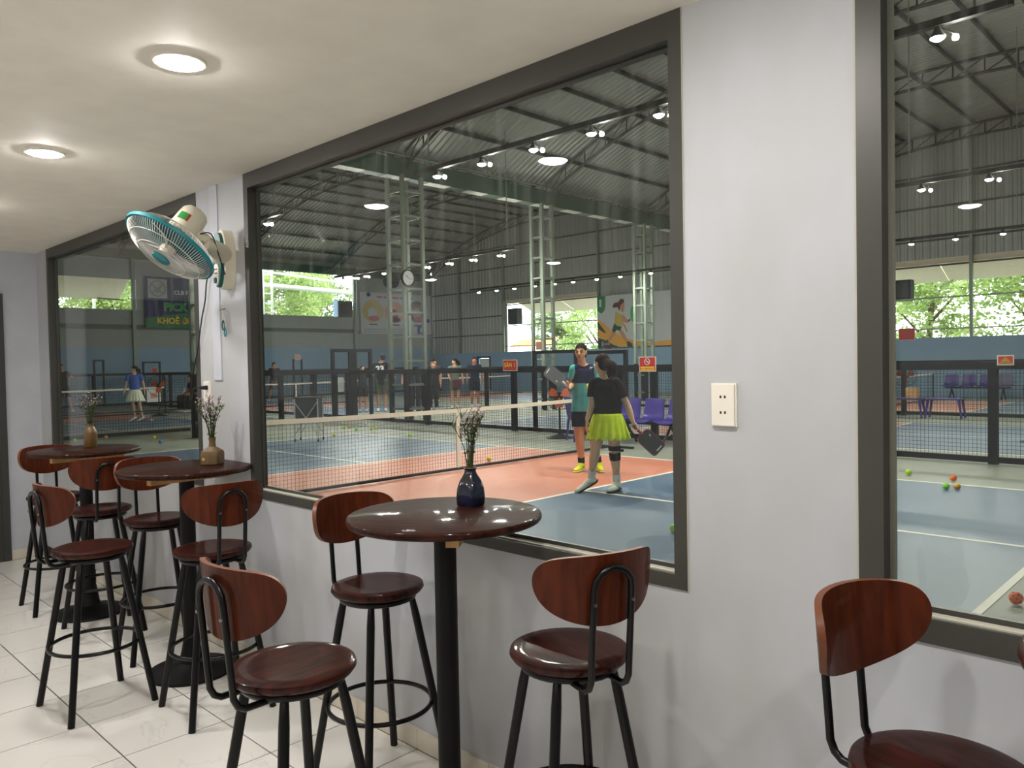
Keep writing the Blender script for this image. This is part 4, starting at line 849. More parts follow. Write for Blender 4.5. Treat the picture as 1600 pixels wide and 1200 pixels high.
for a in ((-6.5, 36, 0, 1.0, 'bright green tree outside the end wall, centre of the right window opening'), (-1.5, 37, 2, 1.1, 'bright green tree outside at the right edge of the picture'), (-11.5, 38, 0, 1.0, 'bright green tree outside, at the left side of the right window opening'), (3.5, 36, 0, 1.0, 'bright green tree outside, beyond the right picture edge'), (-34.3, 42.5, 2, 1.0, 'bright green tree outside behind the head of the teal-shirted man'), (-30.5, 42, 0, 0.9, 'bright green tree outside, right edge of the end wall opening beside the player poster'), (-41.0, 46, 1, 0.8, 'small green tree outside behind the lattice columns, above the orange awning'),
          (-45, 18.6, 1, 1.0, 'dark leafy tree outside the far wall behind the white mast'), (-45, 23.5, 0, 1.0, 'leafy tree outside the far wall beside the dark box'), (-44, 13, 0, 1.1, 'leafy tree outside behind the club banner'), (-44, 7.5, 1, 1.0, 'leafy tree outside the left window opening, right part'), (-44, 2.5, 2, 1.0, 'leafy tree outside the left window opening, left part'), (-50, 21, 1, 1.3, 'tall dark tree farther outside the far wall'), (-50, 28, 1, 1.3, 'tall dark tree outside the hall corner'), (-49, 15.5, 2, 1.3, 'tall tree outside between banner and mast'), (-50, 5, 2, 1.3, 'tall tree farther outside the left window opening')):
    tree(a[0], a[1], a[2], a[3], a[4], 1.2)
t = thing('steel_mast', 'white ladder-like steel mast outside the far wall opening', 'mast', (-38.2, 18.9, 0))
for y in (-0.25, 0.25): MB().box(-0.05, 0.05, y-0.05, y+0.05, 0, 8.2).build('upright', Mt['wsteel'], t)
for k in range(16): MB().box(-0.04, 0.04, -0.22, 0.22, 0.4+k*0.5, 0.48+k*0.5).build('rung', Mt['wsteel'], t)
t = thing('outdoor_pipe', 'thick white horizontal pipe outside the far wall opening', 'pipe'); MB().tube([(-38.6, 10.0, 6.15), (-38.6, 25.5, 5.75)], 0.13, 12).build('pipe', Mt['wsteel'], t)
for y, z in ((10.5, 6.1), (25.2, 5.75)): MB().tube([(-38.6, y, 0), (-38.6, y, z)], 0.07, 8).build('support_post', Mt['wsteel'], t)
t = thing('outdoor_pipe', 'thin pale pipe above the thick one outside the far wall opening', 'pipe'); MB().tube([(-39.6, 16.5, 6.95), (-39.6, 26.5, 6.35)], 0.06, 8).build('pipe', Mt['wsteel'], t)
for y, z in ((16.5, 6.9), (26.4, 6.35)): MB().tube([(-39.6, y, 0), (-39.6, y, z)], 0.05, 8).build('support_post', Mt['wsteel'], t)
t = thing('outdoor_speaker', 'dark box standing in the far wall opening beside the round-picture poster', 'box', (-36.1, 22.2, 4.18)); MB().box(-0.2, 0.2, -0.45, 0.45, 0, 0.85).build('housing', Mt['bag'], t); MB().box(0.2, 0.21, -0.36, -0.36+0.72, 0.08, 0.77).build('grille', Mt['black'], t); MB().box(-0.21, 0.215, -0.5, -0.45, 0, 0.86).build('side_panel', Mt['bluew'], t)
t = thing('outdoor_speaker', 'dark box in the left corner of the end wall opening behind the columns', 'box', (-29.35, 28.55, 3.6)); MB().box(-0.35, 0.35, -0.2, 0.2, 0, 0.85).build('housing', Mt['bag'], t); MB().box(-0.28, 0.28, -0.21, -0.2, 0.1, 0.75).build('grille', Mt['black'], t)
t = thing('outdoor_speaker', 'dark box in the end wall opening at the left edge of the right window', 'box', (-9.75, 28.55, 3.5)); MB().box(-0.35, 0.35, -0.2, 0.2, 0, 0.75).build('housing', Mt['bag'], t); MB().box(-0.28, 0.28, -0.21, -0.2, 0.1, 0.65).build('grille', Mt['black'], t)
t = thing('street_awning', 'orange street awning outside the end wall opening behind the columns', 'awning', (-38.4, 40.5, 0.35)); MB().add([(-1.8, 0, 2.9), (1.8, 0, 2.9), (2.1, -1.0, 2.35), (-2.1, -1.0, 2.35), (-1.8, 0, 2.95), (1.8, 0, 2.95), (2.1, -1.0, 2.4), (-2.1, -1.0, 2.4)], [(0, 1, 2, 3), (7, 6, 5, 4), (0, 4, 5, 1), (1, 5, 6, 2), (2, 6, 7, 3), (3, 7, 4, 0)]).build('cloth', Mt['orange'], t)
for x in (-1.7, 1.7): MB().tube([(x, -0.9, -0.35), (x, -0.9, 2.42)], 0.03, 6).build('post', Mt['wsteel'], t)
# ------------------------------------------------------------------ balls
def ball(px, py, z, mt, label, r=0.037, holes=False):
    t = thing('pickleball', label, 'ball', (px, py, z+r), group='pickleballs')
    MB().sphere((0, 0, 0), r, 24).build('shell', Mt[mt], t, 60)
    if holes:
        m = MB(); g = (1+5**0.5)/2
        for i in range(26):
            zz = 1-2*(i+0.5)/26; a = 2*PI*i/g; d = V((math.sqrt(1-zz*zz)*math.cos(a), math.sqrt(1-zz*zz)*math.sin(a), zz)); q = d.to_track_quat('Z', 'Y').to_matrix()
            m.lathe([(1e-4, r*1.004), (r*0.14, r*0.995)], 10, (0, 0, 0), 0, q)
        m.build('holes', Mt['bholes'], t, kind='stuff')
Mt['bholes'] = mat('ball_hole', '6A2A10', 0.8)
Mt['bg'] = mat('lime_ball', 'B4DC2C', 0.5); Mt['by'] = mat('yellow_ball', 'E2D634', 0.5); Mt['bo'] = mat('orange_ball', 'F26A20', 0.5); Mt['bb'] = mat('blue_ball', '4C86C0', 0.5); Mt['bw'] = mat('pale_ball', 'D8DCCB', 0.5); Mt['bt'] = mat('dull_orange_ball', 'E0A850', 0.5); Mt['bG'] = mat('green_ball', '7FDC3A', 0.5)
for x, y, c, lb in ((-16.93, 8.80, 'bt', 'dull orange ball on the floor, leftmost of the balls near the far fence'), (-15.47, 8.35, 'bg', 'pale lime ball behind the near net, left of an orange one'), (-15.51, 8.54, 'bt', 'dull orange ball behind the near net, touching distance from a lime ball'), (-14.74, 8.2, 'bG', 'bright green ball behind the near net in the middle of the group'), (-16.01, 9.34, 'bw', 'pale yellow ball closest to the fence corner'), (-14.58, 8.49, 'bg', 'lime ball behind the near net, left one of the right pair'), (-14.63, 8.66, 'by', 'yellow-green ball behind the near net, right one of the right pair'), (-13.92, 7.09, 'by', 'yellow ball on the far end line of the first court'), (-12.54, 7.97, 'bg', 'lime ball by the far sideline, left of the net strap'), (-8.35, 6.15, 'by', 'yellow ball lying just behind the net, right of the flowers'),
                    (-3.51, 8.71, 'bg', 'lime ball at the left edge of the right window'), (-3.18, 8.23, 'bg', 'lime ball alone on the floor, right window'), (-2.64, 8.04, 'bo', 'orange ball above the pair of balls, right window'), (-2.53, 7.36, 'bG', 'green ball on the sideline, left of the pair, right window'), (-2.44, 7.42, 'bt', 'yellow-orange ball on the sideline, right of the pair, right window'), (-3.61, 3.72, 'bG', 'bright green ball half hidden by the right jamb of the large window'),
                    (-17.67, 3.32, 'bg', 'lime ball by the fence, left of the olive vase'), (-17.85, 3.98, 'bt', 'orange ball by the fence, right of the olive vase'), (-16.91, 4.62, 'by', 'yellow-green ball seen through the left window beside the blue one'), (-15.76, 4.3, 'bb', 'blue ball seen through the left window'), (-13.66, 2.77, 'bg', 'lime ball just above the table edge in the left window'), (-22.7, 6.8, 'bw', 'white ball on the court behind the woman in the white skirt')):
    ball(x, y, HZ+0.003, c, lb)
ball(-1.065, 3.33, HZ+0.003, 'bo', 'orange perforated ball nearest the right window, outside the court line', 0.037, True)
# ------------------------------------------------------------------ benches, chairs, tables in the hall
def seat_shell(mt, w_=0.44):
    pr = [(-0.235, 0.42), (-0.22, 0.44), (-0.12, 0.435), (0.02, 0.425), (0.12, 0.43), (0.17, 0.46), (0.20, 0.54), (0.225, 0.66), (0.245, 0.78), (0.255, 0.80)]
    n = 8; vs = []
    for dd in (0, 1):
        for i, (y, z) in enumerate(pr):
            for j in range(n+1):
                s = -1+2*j/n; ww = w_/2*(1-0.06*(i > 6))*(0.9 if i in (0, 9) else 1); curl = 0.035*abs(s)**3
                vs.append((s*ww, y-curl*(i > 4)*1.0+(0.018 if dd else 0)*(i > 4), z+curl*(i <= 4)-(0.018 if dd else 0)*(i <= 5)))
    K = n+1; L = len(pr)*K; fs = []
    for i in range(len(pr)-1):
        for j in range(n):
            a = i*K+j; fs += [(a, a+1, a+K+1, a+K), (L+a, L+a+K, L+a+K+1, L+a+1)]
    for i in range(len(pr)-1):
        for j in (0, n): a = i*K+j; fs.append((a, a+K, L+a+K, L+a) if j == 0 else (a, L+a, L+a+K, a+K))
    for j in range(n): fs += [(j, L+j, L+j+1, j+1), (L-K+j, L-K+j+1, 2*L-K+j+1, 2*L-K+j)]
    return MB().add(vs, fs).mesh('seat_shell', mt, 60)
SH = seat_shell(Mt['purple']); SH2 = seat_shell(Mt['purpled'])
def bench(x, y, rz, n, label, last=None):
    t = thing('seat_bench', label, 'bench', (x, y, HZ), rz, 'purple seat benches'); sp = 0.52
    for i in range(n): link('seat_shell', SH2 if (last and i == n-1) else SH, t, ((i-(n-1)/2)*sp, 0, 0))
    L = (n*sp)/2-0.1
    MB().box(-L, L, 0.0, 0.05, 0.36, 0.41).build('beam', Mt['fence'], t)
    for s in (-1, 1):
        x_ = s*(L-0.2)
        MB().tube([(x_, -0.24, 0.02), (x_, -0.20, 0.10), (x_, -0.06, 0.24), (x_, 0.02, 0.37), (x_, 0.10, 0.24), (x_, 0.24, 0.10), (x_, 0.28, 0.02)], 0.024, 8).build('leg', Mt['fence'], t, 40)
    return t
bench(-7.66, 9.25, math.radians(-5), 3, 'row of three purple plastic seats behind the woman in the lime skirt')
bench(-6.9, 26.7, math.radians(0), 4, 'row of purple seats by the blue end wall with one faded seat', True)
bench(-23.7, 17.2, math.radians(-40), 4, 'row of purple seats behind the man in the numbered shirt')
bench(-27.3, 10.0, math.radians(0), 4, 'row of purple seats seen through the left window, beside the fan')
def ptable(x, y, rz, label, w_=0.75, h=0.46):
    t = thing('plastic_table', label, 'table', (x, y, HZ), rz, 'purple plastic tables')
    MB().prism([(-w_/2, -0.22), (w_/2, -0.22), (w_/2, 0.22), (-w_/2, 0.22)], 0.03, Matrix.Translation((0, 0, h-0.03))).build('tabletop', Mt['purple'], t)
    for sx in (-1, 1):
        for sy in (-1, 1): MB().tube([(sx*(w_/2-0.06), sy*0.17, h-0.02), (sx*(w_/2-0.0), sy*0.21, 0)], [0.035, 0.022], 6).build('leg', Mt['purple'], t)
ptable(-6.25, 17.85, 0.1, 'left low purple plastic table behind the fence, right window')
ptable(-5.45, 18.0, 0.05, 'right low purple plastic table behind the fence, right window')
def pchair(x, y, rz, label):
    t = thing('plastic_chair', label, 'chair', (x, y, HZ), rz)
    MB().box(-0.2, 0.2, -0.2, 0.2, 0.40, 0.43).build('seat', Mt['purple'], t)
    MB().add([(-0.2, 0.17, 0.43), (0.2, 0.17, 0.43), (0.2, 0.20, 0.43), (-0.2, 0.20, 0.43), (-0.18, 0.25, 0.82), (0.18, 0.25, 0.82), (0.18, 0.28, 0.82), (-0.18, 0.28, 0.82)], [(0, 1, 5, 4), (2, 3, 7, 6), (1, 2, 6, 5), (3, 0, 4, 7), (4, 5, 6, 7)]).build('backrest', Mt['purple'], t)
    for sx in (-1, 1):
        for sy in (-1, 1): MB().tube([(sx*0.18, sy*0.18, 0.41), (sx*0.22, sy*0.22, 0)], [0.03, 0.018], 6).build('leg', Mt['purple'], t)
pchair(-6.75, 17.6, 0.4, 'purple plastic chair at the left edge of the right window')
pchair(-9.15, 9.3, 2.6, 'purple plastic chair behind the legs of the man in the teal shirt')
t = thing('carton', 'small beige carton on the left purple table', 'box', (-6.1, 17.85, HZ+0.46)); MB().box(-0.13, 0.13, -0.1, 0.1, 0, 0.24).build('box_body', Mt['batten'], t); MB().box(-0.13, 0.13, -0.01, 0.01, 0.24, 0.243).build('tape_strip', Mt['tape'], t)
# pedestal fans with orange blades
def pfan(x, y, rz, label, h=1.0, R=0.26):
    t = thing('pedestal_fan', label, 'fan', (x, y, HZ), rz, 'black pedestal fans')
    MB().lathe([(0.27, 0), (0.275, 0.01), (0.16, 0.04), (0.04, 0.09), (0.03, 0.14)], 32).build('base', Mt['fence'], t, 40)
    MB().tube([(0, 0, 0.1), (0, 0, h-0.05)], 0.02, 8).build('pole', Mt['fence'], t, 40)
    MB().tube([(0, 0.18, h), (0, 0.02, h)], [0.06, 0.08], 14).build('motor', Mt['fence'], t, 40)
    RXm = Matrix.Rotation(PI/2, 3, 'X')
    m = MB()
    for i in range(28):
        a = 2*PI*i/28
        for s in (-1, 1): m.tube([(0.05*math.cos(a), s*0.075-0.03, h+0.05*math.sin(a)), (0.75*R*math.cos(a), s*0.06-0.03, h+0.75*R*math.sin(a)), (R*math.cos(a), -0.03, h+R*math.sin(a))], 0.0018, 4, caps=False)
    m.build('wire_cage', Mt['fence'], t, kind='stuff')
    MB().tube([(R*math.cos(2*PI*i/36), -0.03, h+R*math.sin(2*PI*i/36)) for i in range(36)], 0.007, 6, True).build('cage_rim', Mt['fence'], t, 40)
    for k in range(3):
        a0 = k*2*PI/3+0.5; o = MB(); vs = []
        for i in range(6):
            rr = 0.03+0.19*i/5
            for s in (-1, 1): a = a0+s*(0.30+0.25*math.sin(PI*i/5)); vs.append((rr*math.cos(a), -0.03+0.02*s, h+rr*math.sin(a)))
        o.add(vs, [(2*i, 2*i+1, 2*i+3, 2*i+2) for i in range(5)]); b = o.build('blade', Mt['fanor'], t); b.modifiers.new('s', 'SOLIDIFY').thickness = 0.004
pfan(-9.85, 9.5, math.radians(40), 'black pedestal fan with orange blades beside the man in the teal shirt', 0.80)
pfan(-6.6, 18.9, math.radians(30), 'black pedestal fan with orange blades behind the purple tables', 0.95)
pfan(-2.75, 13.2, math.radians(30), 'black pedestal fan at the right picture edge', 0.85, 0.24)
pfan(-25.2, 8.0, math.radians(60), 'black pedestal fan with orange blades beside the net sign, left window', 0.95, 0.32)
# ball cart
t = thing('ball_cart', 'dark fabric ball cart with crossed silver legs behind the left end of the near net', 'cart', (-13.62, 6.33, HZ), math.radians(44))
MB().prism([(-0.21, -0.19), (0.21, -0.19), (0.21, 0.19), (-0.21, 0.19)], 0.42, Matrix.Translation((0, 0, 0.43))).build('fabric_hopper', Mt['bag'], t)
for sx in (-1, 1):
    for sy in (-1, 1):
        MB().tube([(sx*0.225, sy*0.2, 0.84), (sx*0.225, sy*0.2, 0.06)], 0.013, 8).build('upright', Mt['silver'], t)
        MB().tube([(sx*0.225-0.012, sy*0.2, 0.03), (sx*0.225+0.012, sy*0.2, 0.03)], 0.032, 12).build('wheel', Mt['fence'], t, 40)
for sy in (-1, 1):
    for a, b in ((-1, 1), (1, -1)): MB().tube([(a*0.225, sy*0.215, 0.78), (b*0.225, sy*0.215, 0.14)], 0.009, 8).build('cross_brace', Mt['silver'], t)
MB().box(-0.235, 0.235, -0.21, 0.21, 0.84, 0.87).build('top_rim', Mt['bag'], t)
# towel and bottle on far benches
t = thing('white_bag', 'white bag on the purple bench, left window', 'bag', (-27.6, 9.85, HZ+0.44)); MB().lathe([(0.10, 0), (0.16, 0.05), (0.15, 0.18), (0.08, 0.26), (0.03, 0.28)], 12, sy=0.7).build('bag_body', Mt['pw'], t, 60); MB().tube([(-0.06, 0, 0.25), (-0.05, 0, 0.36), (0.05, 0, 0.36), (0.06, 0, 0.25)], 0.01, 6).build('handle', Mt['pw'], t)
# ------------------------------------------------------------------ people
def ellp(c, r, ang=0.0, nu=12, nv=8, rot=None):
    out = []; ca, sa = math.cos(ang), math.sin(ang); rx, ry, rz_ = (r, r, r) if isinstance(r, (int, float)) else r
    for i in range(nv+1):
        t = PI*i/nv
        for j in range(nu if 0 < i < nv else 1):
            a = 2*PI*j/nu; p = V((rx*math.sin(t)*math.cos(a), ry*math.sin(t)*math.sin(a), rz_*math.cos(t)))
            if rot is not None: p = rot @ p
            out.append(V(c)+V((p.x*ca-p.y*sa, p.x*sa+p.y*ca, p.z)))
    return out
def hull(bm, pts):
    vs = [bm.verts.new(p) for p in pts]; r = bmesh.ops.convex_hull(bm, input=vs)
    bmesh.ops.delete(bm, geom=[g for g in r['geom_interior'] if isinstance(g, bmesh.types.BMVert)], context='VERTS')
def chain(bm, seq, ang=0.0):
    for (p, r), (q, s) in zip(seq[:-1], seq[1:]): hull(bm, ellp(p, r, ang)+ellp(q, s, ang))
def bake(bm, name, mats, voxel=0.008, smooth=4, cuts=()):
    me = bpy.data.meshes.new('t'); bm.to_mesh(me); bm.free(); o = bpy.data.objects.new('t', me); COL.objects.link(o)
    a = o.modifiers.new('r', 'REMESH'); a.mode = 'VOXEL'; a.voxel_size = voxel
    if smooth: b = o.modifiers.new('s', 'SMOOTH'); b.iterations = smooth; b.factor = 0.5
    dg = bpy.context.evaluated_depsgraph_get(); r = bpy.data.meshes.new_from_object(o.evaluated_get(dg)); COL.objects.unlink(o); bpy.data.objects.remove(o); bpy.data.meshes.remove(me)
    if cuts:
        b2 = bmesh.new(); b2.from_mesh(r)
        for co, no in cuts: bmesh.ops.bisect_plane(b2, geom=b2.verts[:]+b2.edges[:]+b2.faces[:], plane_co=V(co), plane_no=V(no), clear_outer=True)
        b2.to_mesh(r); b2.free()
    r.name = name; r.materials.clear()
    for m in (mats if isinstance(mats, (list, tuple)) else [mats]): r.materials.append(m)
    r.polygons.foreach_set('use_smooth', [True]*len(r.polygons)); r.update(); return r
def hand(bm, w_, d, n, curl=0.5, s=1.0, grip=False, side=1):
    """wrist point, finger direction, palm normal (towards which fingers curl)"""
    d = V(d).normalized(); n = V(n); n = (n-d*n.dot(d)).normalized(); l = d.cross(n)*side
    p0 = V(w_); pm = p0+d*0.05*s
    rot = Matrix((l, n, d)).transposed()
    hull(bm, ellp(p0+d*0.015*s, (0.026*s, 0.018*s, 0.02*s), 0, 8, 6, rot)+ellp(p0+d*0.08*s, (0.040*s, 0.014*s, 0.014*s), 0, 8, 6, rot))
    for i, (off, L) in enumerate(((-0.030, 0.85), (-0.010, 1.0), (0.010, 0.95), (0.029, 0.75))):
        b = p0+d*0.082*s+l*off*s; dd = d.copy(); pts = [(b, 0.0095*s)]
        for ln, cv in ((0.042, 0.5), (0.026, 1.0), (0.020, 0.9)):
            a = curl*cv*(1.35 if grip else 0.8); dd = (dd*math.cos(a)+n*math.sin(a)).normalized(); n2 = n-d*0
            b = b+dd*ln*L*s; pts.append((b, 0.0080*s))
            if grip: pass
        for (p, r), (q, t) in zip(pts[:-1], pts[1:]): hull(bm, ellp(p, r, 0, 6, 4)+ellp(q, t, 0, 6, 4))
    tb = p0+d*0.025*s-l*0.028*s; td = (d*0.7-l*0.6+n*(0.5 if grip else 0.2)).normalized(); t1 = tb+td*0.04*s; t2 = t1+(td+n*0.5*curl+d*0.2).normalized()*0.028*s
    hull(bm, ellp(tb, 0.012*s, 0, 6, 4)+ellp(t1, 0.0105*s, 0, 6, 4)); hull(bm, ellp(t1, 0.010*s, 0, 6, 4)+ellp(t2, 0.0085*s, 0, 6, 4))
BASE = dict(pel=(0, 0, 0.93), wst=(0, 0, 1.08), chs=(0, 0, 1.27), shL=(-0.18, 0, 1.41), shR=(0.18, 0, 1.41), nk=(0, 0.0, 1.46), hd=(0, -0.01, 1.60),
            elL=(-0.25, 0.02, 1.14), elR=(0.25, 0.02, 1.14), haL=(-0.27, -0.05, 0.90), haR=(0.27, -0.05, 0.90),
            hpL=(-0.09, 0, 0.90), hpR=(0.09, 0, 0.90), knL=(-0.10, -0.02, 0.49), knR=(0.10, -0.02, 0.49), anL=(-0.11, 0.02, 0.08), anR=(0.11, 0.02, 0.08), toL=(-0.12, -0.15, 0.03), toR=(0.12, -0.15, 0.03))
def figure(loc, rz, label, J=None, s=1.0, face=0.0, fem=False, skin='C58F6C', shirt='22262C', short='2A2E36', hair='17120F', shoe='D8D8D4', sock=None, vox=0.012, hem=0.9, shem=0.56, skirt=None, sleeve=0.55, longp=False, longs=False, tail=False, parts=None, thick=1.0, skirt_r=(0.16, 0.24, 0.26), torso_face=0.0, fine=False, group=None, sleevecol=None, cap=None, handn=None, grip=(False, False), hairlong=False, visor=False):
    """face: head yaw, torso_face: yaw of the trunk; both relative to looking along local -y"""
    P = dict(BASE); P.update(J or {}); P = {k: V(v) for k, v in P.items()}
    t = thing('person', label, 'person', loc, rz, group)
    t.scale = (s, s, s)
    g = 0.90 if fem else 1.0; g *= thick; ta = torso_face
    msk = SK.setdefault(skin, mat('skin_'+skin, skin, 0.5, var=0.06)); C = lambda c: SK.setdefault(c, mat('cloth_'+c, c, 0.85, var=0.1, scale=14, spec=0.12))
    fwd = V((math.sin(face), -math.cos(face), 0)); lat = V((math.cos(face), math.sin(face), 0))
    bm = bmesh.new()
    sc_ = (P['shL']+P['shR'])/2
    chain(bm, [(P['pel'], (0.150*g, 0.100*g, 0.09)), (P['wst'], (0.120*g, 0.085*g, 0.08)), (P['chs'], (0.145*g, 0.10*g, 0.09)), (sc_+V((0, 0, -0.03)), (0.135*g, 0.085*g, 0.045))], ta)
    chain(bm, [(P['shL'], 0.052*g), (sc_+V((0, 0, 0.02)), 0.06*g), (P['shR'], 0.052*g)])
    chain(bm, [(sc_+V((0, 0, 0.0)), 0.062*g), (P['nk'], 0.052*g), (P['hd']-V((0, 0, 0.06)), 0.05*g)])
    h = P['hd']; hg = 0.96 if fem else 1.0
    rotf = Matrix.Rotation(face, 3, 'Z')
    E = lambda c, r: ellp(c, r, 0, 12, 8, rotf)
    hull(bm, E(h+V((0, 0, 0.025))-fwd*0.012, (0.075*hg, 0.094*hg, 0.088*hg))+E(h+fwd*0.022-V((0, 0, 0.03)), (0.062*hg, 0.062*hg, 0.055*hg)))
    hull(bm, E(h+fwd*0.02-V((0, 0, 0.03)), (0.060*hg, 0.060*hg, 0.04*hg))+E(h+fwd*0.055-V((0, 0, 0.088)), (0.024*hg, 0.020*hg, 0.018*hg)))
    hull(bm, E(h+fwd*0.085+V((0, 0, 0.008)), (0.008, 0.008, 0.012))+E(h+fwd*0.103-V((0, 0, 0.025)), (0.013, 0.011, 0.009))+E(h+fwd*0.075-V((0, 0, 0.03)), (0.02, 0.012, 0.01)))
    for sd in (-1, 1):
        hull(bm, E(h+lat*sd*0.073*hg+V((0, 0, 0.01)), (0.010, 0.018, 0.026))+E(h+lat*sd*0.072*hg-V((0, 0, 0.02)), (0.008, 0.012, 0.012)))
        hull(bm, E(h+lat*sd*0.02+fwd*0.078+V((0, 0, 0.022)), (0.02, 0.010, 0.008))+E(h+lat*sd*0.045+fwd*0.068+V((0, 0, 0.020)), (0.014, 0.010, 0.008)))
    hull(bm, E(h+fwd*0.080-V((0, 0, 0.058)), (0.022, 0.010, 0.010))+E(h+fwd*0.072-V((0, 0, 0.058)), (0.026, 0.01, 0.008)))
    for k, sd in (('L', -1), ('R', 1)):
        S, Eb, Wr = P['sh'+k], P['el'+k], P['ha'+k]
        chain(bm, [(S, 0.052*g), (S.lerp(Eb, 0.5), 0.044*g), (Eb, 0.036*g)]); chain(bm, [(Eb, 0.036*g), (Eb.lerp(Wr, 0.3), 0.038*g), (Wr, 0.024*g)])
        dn = (handn or {}).get(k, (Wr-Eb, V((-sd, -0.3, 0)))); dd, nn = V(dn[0]).normalized(), V(dn[1])
        hand(bm, Wr, dd, nn, 0.9 if grip[0 if k == 'L' else 1] else 0.35, 0.95*(0.93 if fem else 1), grip[0 if k == 'L' else 1], sd)
        H, K, A, T = P['hp'+k], P['kn'+k], P['an'+k], P['to'+k]
        chain(bm, [(H, (0.088*g, 0.095*g, 0.09)), (H.lerp(K, 0.5), 0.075*g), (K, 0.056*g)]); back = V((0, 0.018, 0)) if not fem else V((0, 0, 0))
        chain(bm, [(K, 0.056*g), (K.lerp(A, 0.32), 0.058*g), (K.lerp(A, 0.65), 0.042*g), (A, 0.036*g)])
    link('body', bake(bm, 'body', msk, vox, 3 if fine else 2), t)
    cs = C(shirt); cb = 0.016
    if shirt:
        bm = bmesh.new(); i = cb
        pl_ = P['pel']; lo = V((pl_.x, pl_.y, hem+0.0)) if hem < pl_.z+0.02 else P['wst'].lerp(pl_, min(1, (P['wst'].z-hem)/(P['wst'].z-pl_.z)))
        chain(bm, [(lo-V((0, 0, 0.05)), (0.158*g+i, 0.112*g+i, 0.06)), (P['wst'], (0.138*g+i, 0.100*g+i, 0.08)), (P['chs'], (0.147*g+i, 0.103*g+i, 0.09)), (sc_+V((0, 0, -0.03)), (0.135*g+i, 0.088*g+i, 0.045))], ta)
        chain(bm, [(P['shL'], 0.055*g+i*0.6), (sc_+V((0, 0, 0.008)), 0.055*g+i*0.6), (P['shR'], 0.055*g+i*0.6)])
        me = bake(bm, 'shirt', [cs, C(shirt)], vox, 5, [((0, 0, hem), (0, 0, -1))]); sh = link('shirt', me, t)
        for k, sd in (('L', -1), ('R', 1)):
            S, Eb, Wr = P['sh'+k], P['el'+k], P['ha'+k]; bm = bmesh.new()
            if longs: chain(bm, [(S, 0.056*g+i*0.7), (Eb, 0.044*g+i*0.7), (Wr, 0.034*g+i*0.7)]); cut = (Wr-(Wr-Eb).normalized()*0.02, (Wr-Eb))
            else:
                e = S.lerp(Eb, sleeve); chain(bm, [(S, 0.056*g+i*0.7), (e+(e-S)*0.2, 0.060*g+i*0.8)]); cut = (e, e-S)
            link('sleeve', bake(bm, 'sleeve', C(sleevecol) if sleevecol else cs, vox, 3, [cut]), t)
    if skirt:
        r0, r1, hh = skirt_r; pc_ = P['pel']; z1 = P['pel'].z+0.06; n = 120; m = MB(); vs = []; rows_ = 10
        for i in range(rows_+1):
            f = i/rows_; rr = r0+(r1-r0)*f**0.8
            for j in range(n):
                a = 2*PI*j/n; w2 = 1+0.07*f*math.sin(a*17)+0.03*f*math.sin(a*5+1); vs.append((pc_.x+rr*w2*math.cos(a), pc_.y+rr*w2*0.78*math.sin(a), z1-hh*f-0.012*f*math.sin(a*17+1)))
        m.add(vs, [(i*n+j, (i+1)*n+j, (i+1)*n+(j+1) % n, i*n+(j+1) % n) for i in range(rows_) for j in range(n)])
        o = m.build('skirt', C(skirt), t, 60); o.modifiers.new('s', 'SOLIDIFY').thickness = 0.004
    elif short:
        bm = bmesh.new(); zh = 0.12 if longp else shem
        chain(bm, [(P['pel']+V((0, 0, 0.05)), (0.148*g+0.008, 0.10*g+0.008, 0.05)), (P['pel']-V((0, 0, 0.05)), (0.165*g, 0.115*g, 0.08))], ta)
        for k in 'LR':
            H, K, A = P['hp'+k], P['kn'+k], P['an'+k]
            if longp: chain(bm, [(H, 0.105*g), (K, 0.078*g), (A, 0.066*g)])
            else: chain(bm, [(H, 0.105*g), (H.lerp(K, 0.9), 0.098*g)])
        link('trousers' if longp else 'shorts', bake(bm, 'shorts', C(short), vox, 3, [((0, 0, zh), (0, 0, -1))]), t)
    for k, sd in (('L', -1), ('R', 1)):
        A, T, K = P['an'+k], P['to'+k], P['kn'+k]; bm = bmesh.new(); d = (T-A); d.z = 0 if abs(T.z-A.z) < 0.08 else d.z; d.normalize()
        q = d.to_track_quat('Y', 'Z').to_matrix()
        hl = A-V((0, 0, 0.045))-d*0.035
        hull(bm, ellp(hl, (0.038, 0.038, 0.036), 0, 10, 6, q)+ellp(hl.lerp(T, 0.5), (0.042, 0.04, 0.034), 0, 10, 6, q)+ellp(A-V((0, 0, 0.0)), (0.046, 0.050, 0.026), 0, 10, 6, q))
        hull(bm, ellp(hl.lerp(T, 0.45), (0.040, 0.04, 0.034), 0, 10, 6, q)+ellp(T, (0.038, 0.04, 0.024), 0, 10, 6, q))
        sh = link('shoe', bake(bm, 'shoe', C(shoe), min(vox, 0.008), 2), t)
        bm = bmesh.new(); up = q @ V((0, 0, 1))
        hull(bm, ellp(hl-up*0.032, (0.044, 0.046, 0.014), 0, 12, 4, q)+ellp(T-up*0.022, (0.045, 0.050, 0.013), 0, 12, 4, q)); me = bpy.data.meshes.new('sole'); bm.to_mesh(me); bm.free(); me.materials.append(C(('3A443E' if fem else 'C8CC8A') if fine else '55585A')); link('sole', me, sh)
        if fine:
            for sd_ in (-1, 1): MB().tube([hl.lerp(T, 0.15)+q @ V((sd_*0.043, 0, -0.012)), hl.lerp(T, 0.42)+q @ V((sd_*0.044, 0, 0.018))], 0.005, 6).build('side_stripe', C('8FBFA8' if fem else '9AA022'), sh)
        if sock:
            top = A.lerp(K, 0.32); bm = bmesh.new(); chain(bm, [(A-V((0, 0, 0.02)), 0.044*g), (top, 0.050*g)]); link('sock', bake(bm, 'sock', C(sock), min(vox, 0.009), 1, [(A.lerp(K, 0.27), K-A)]), t)
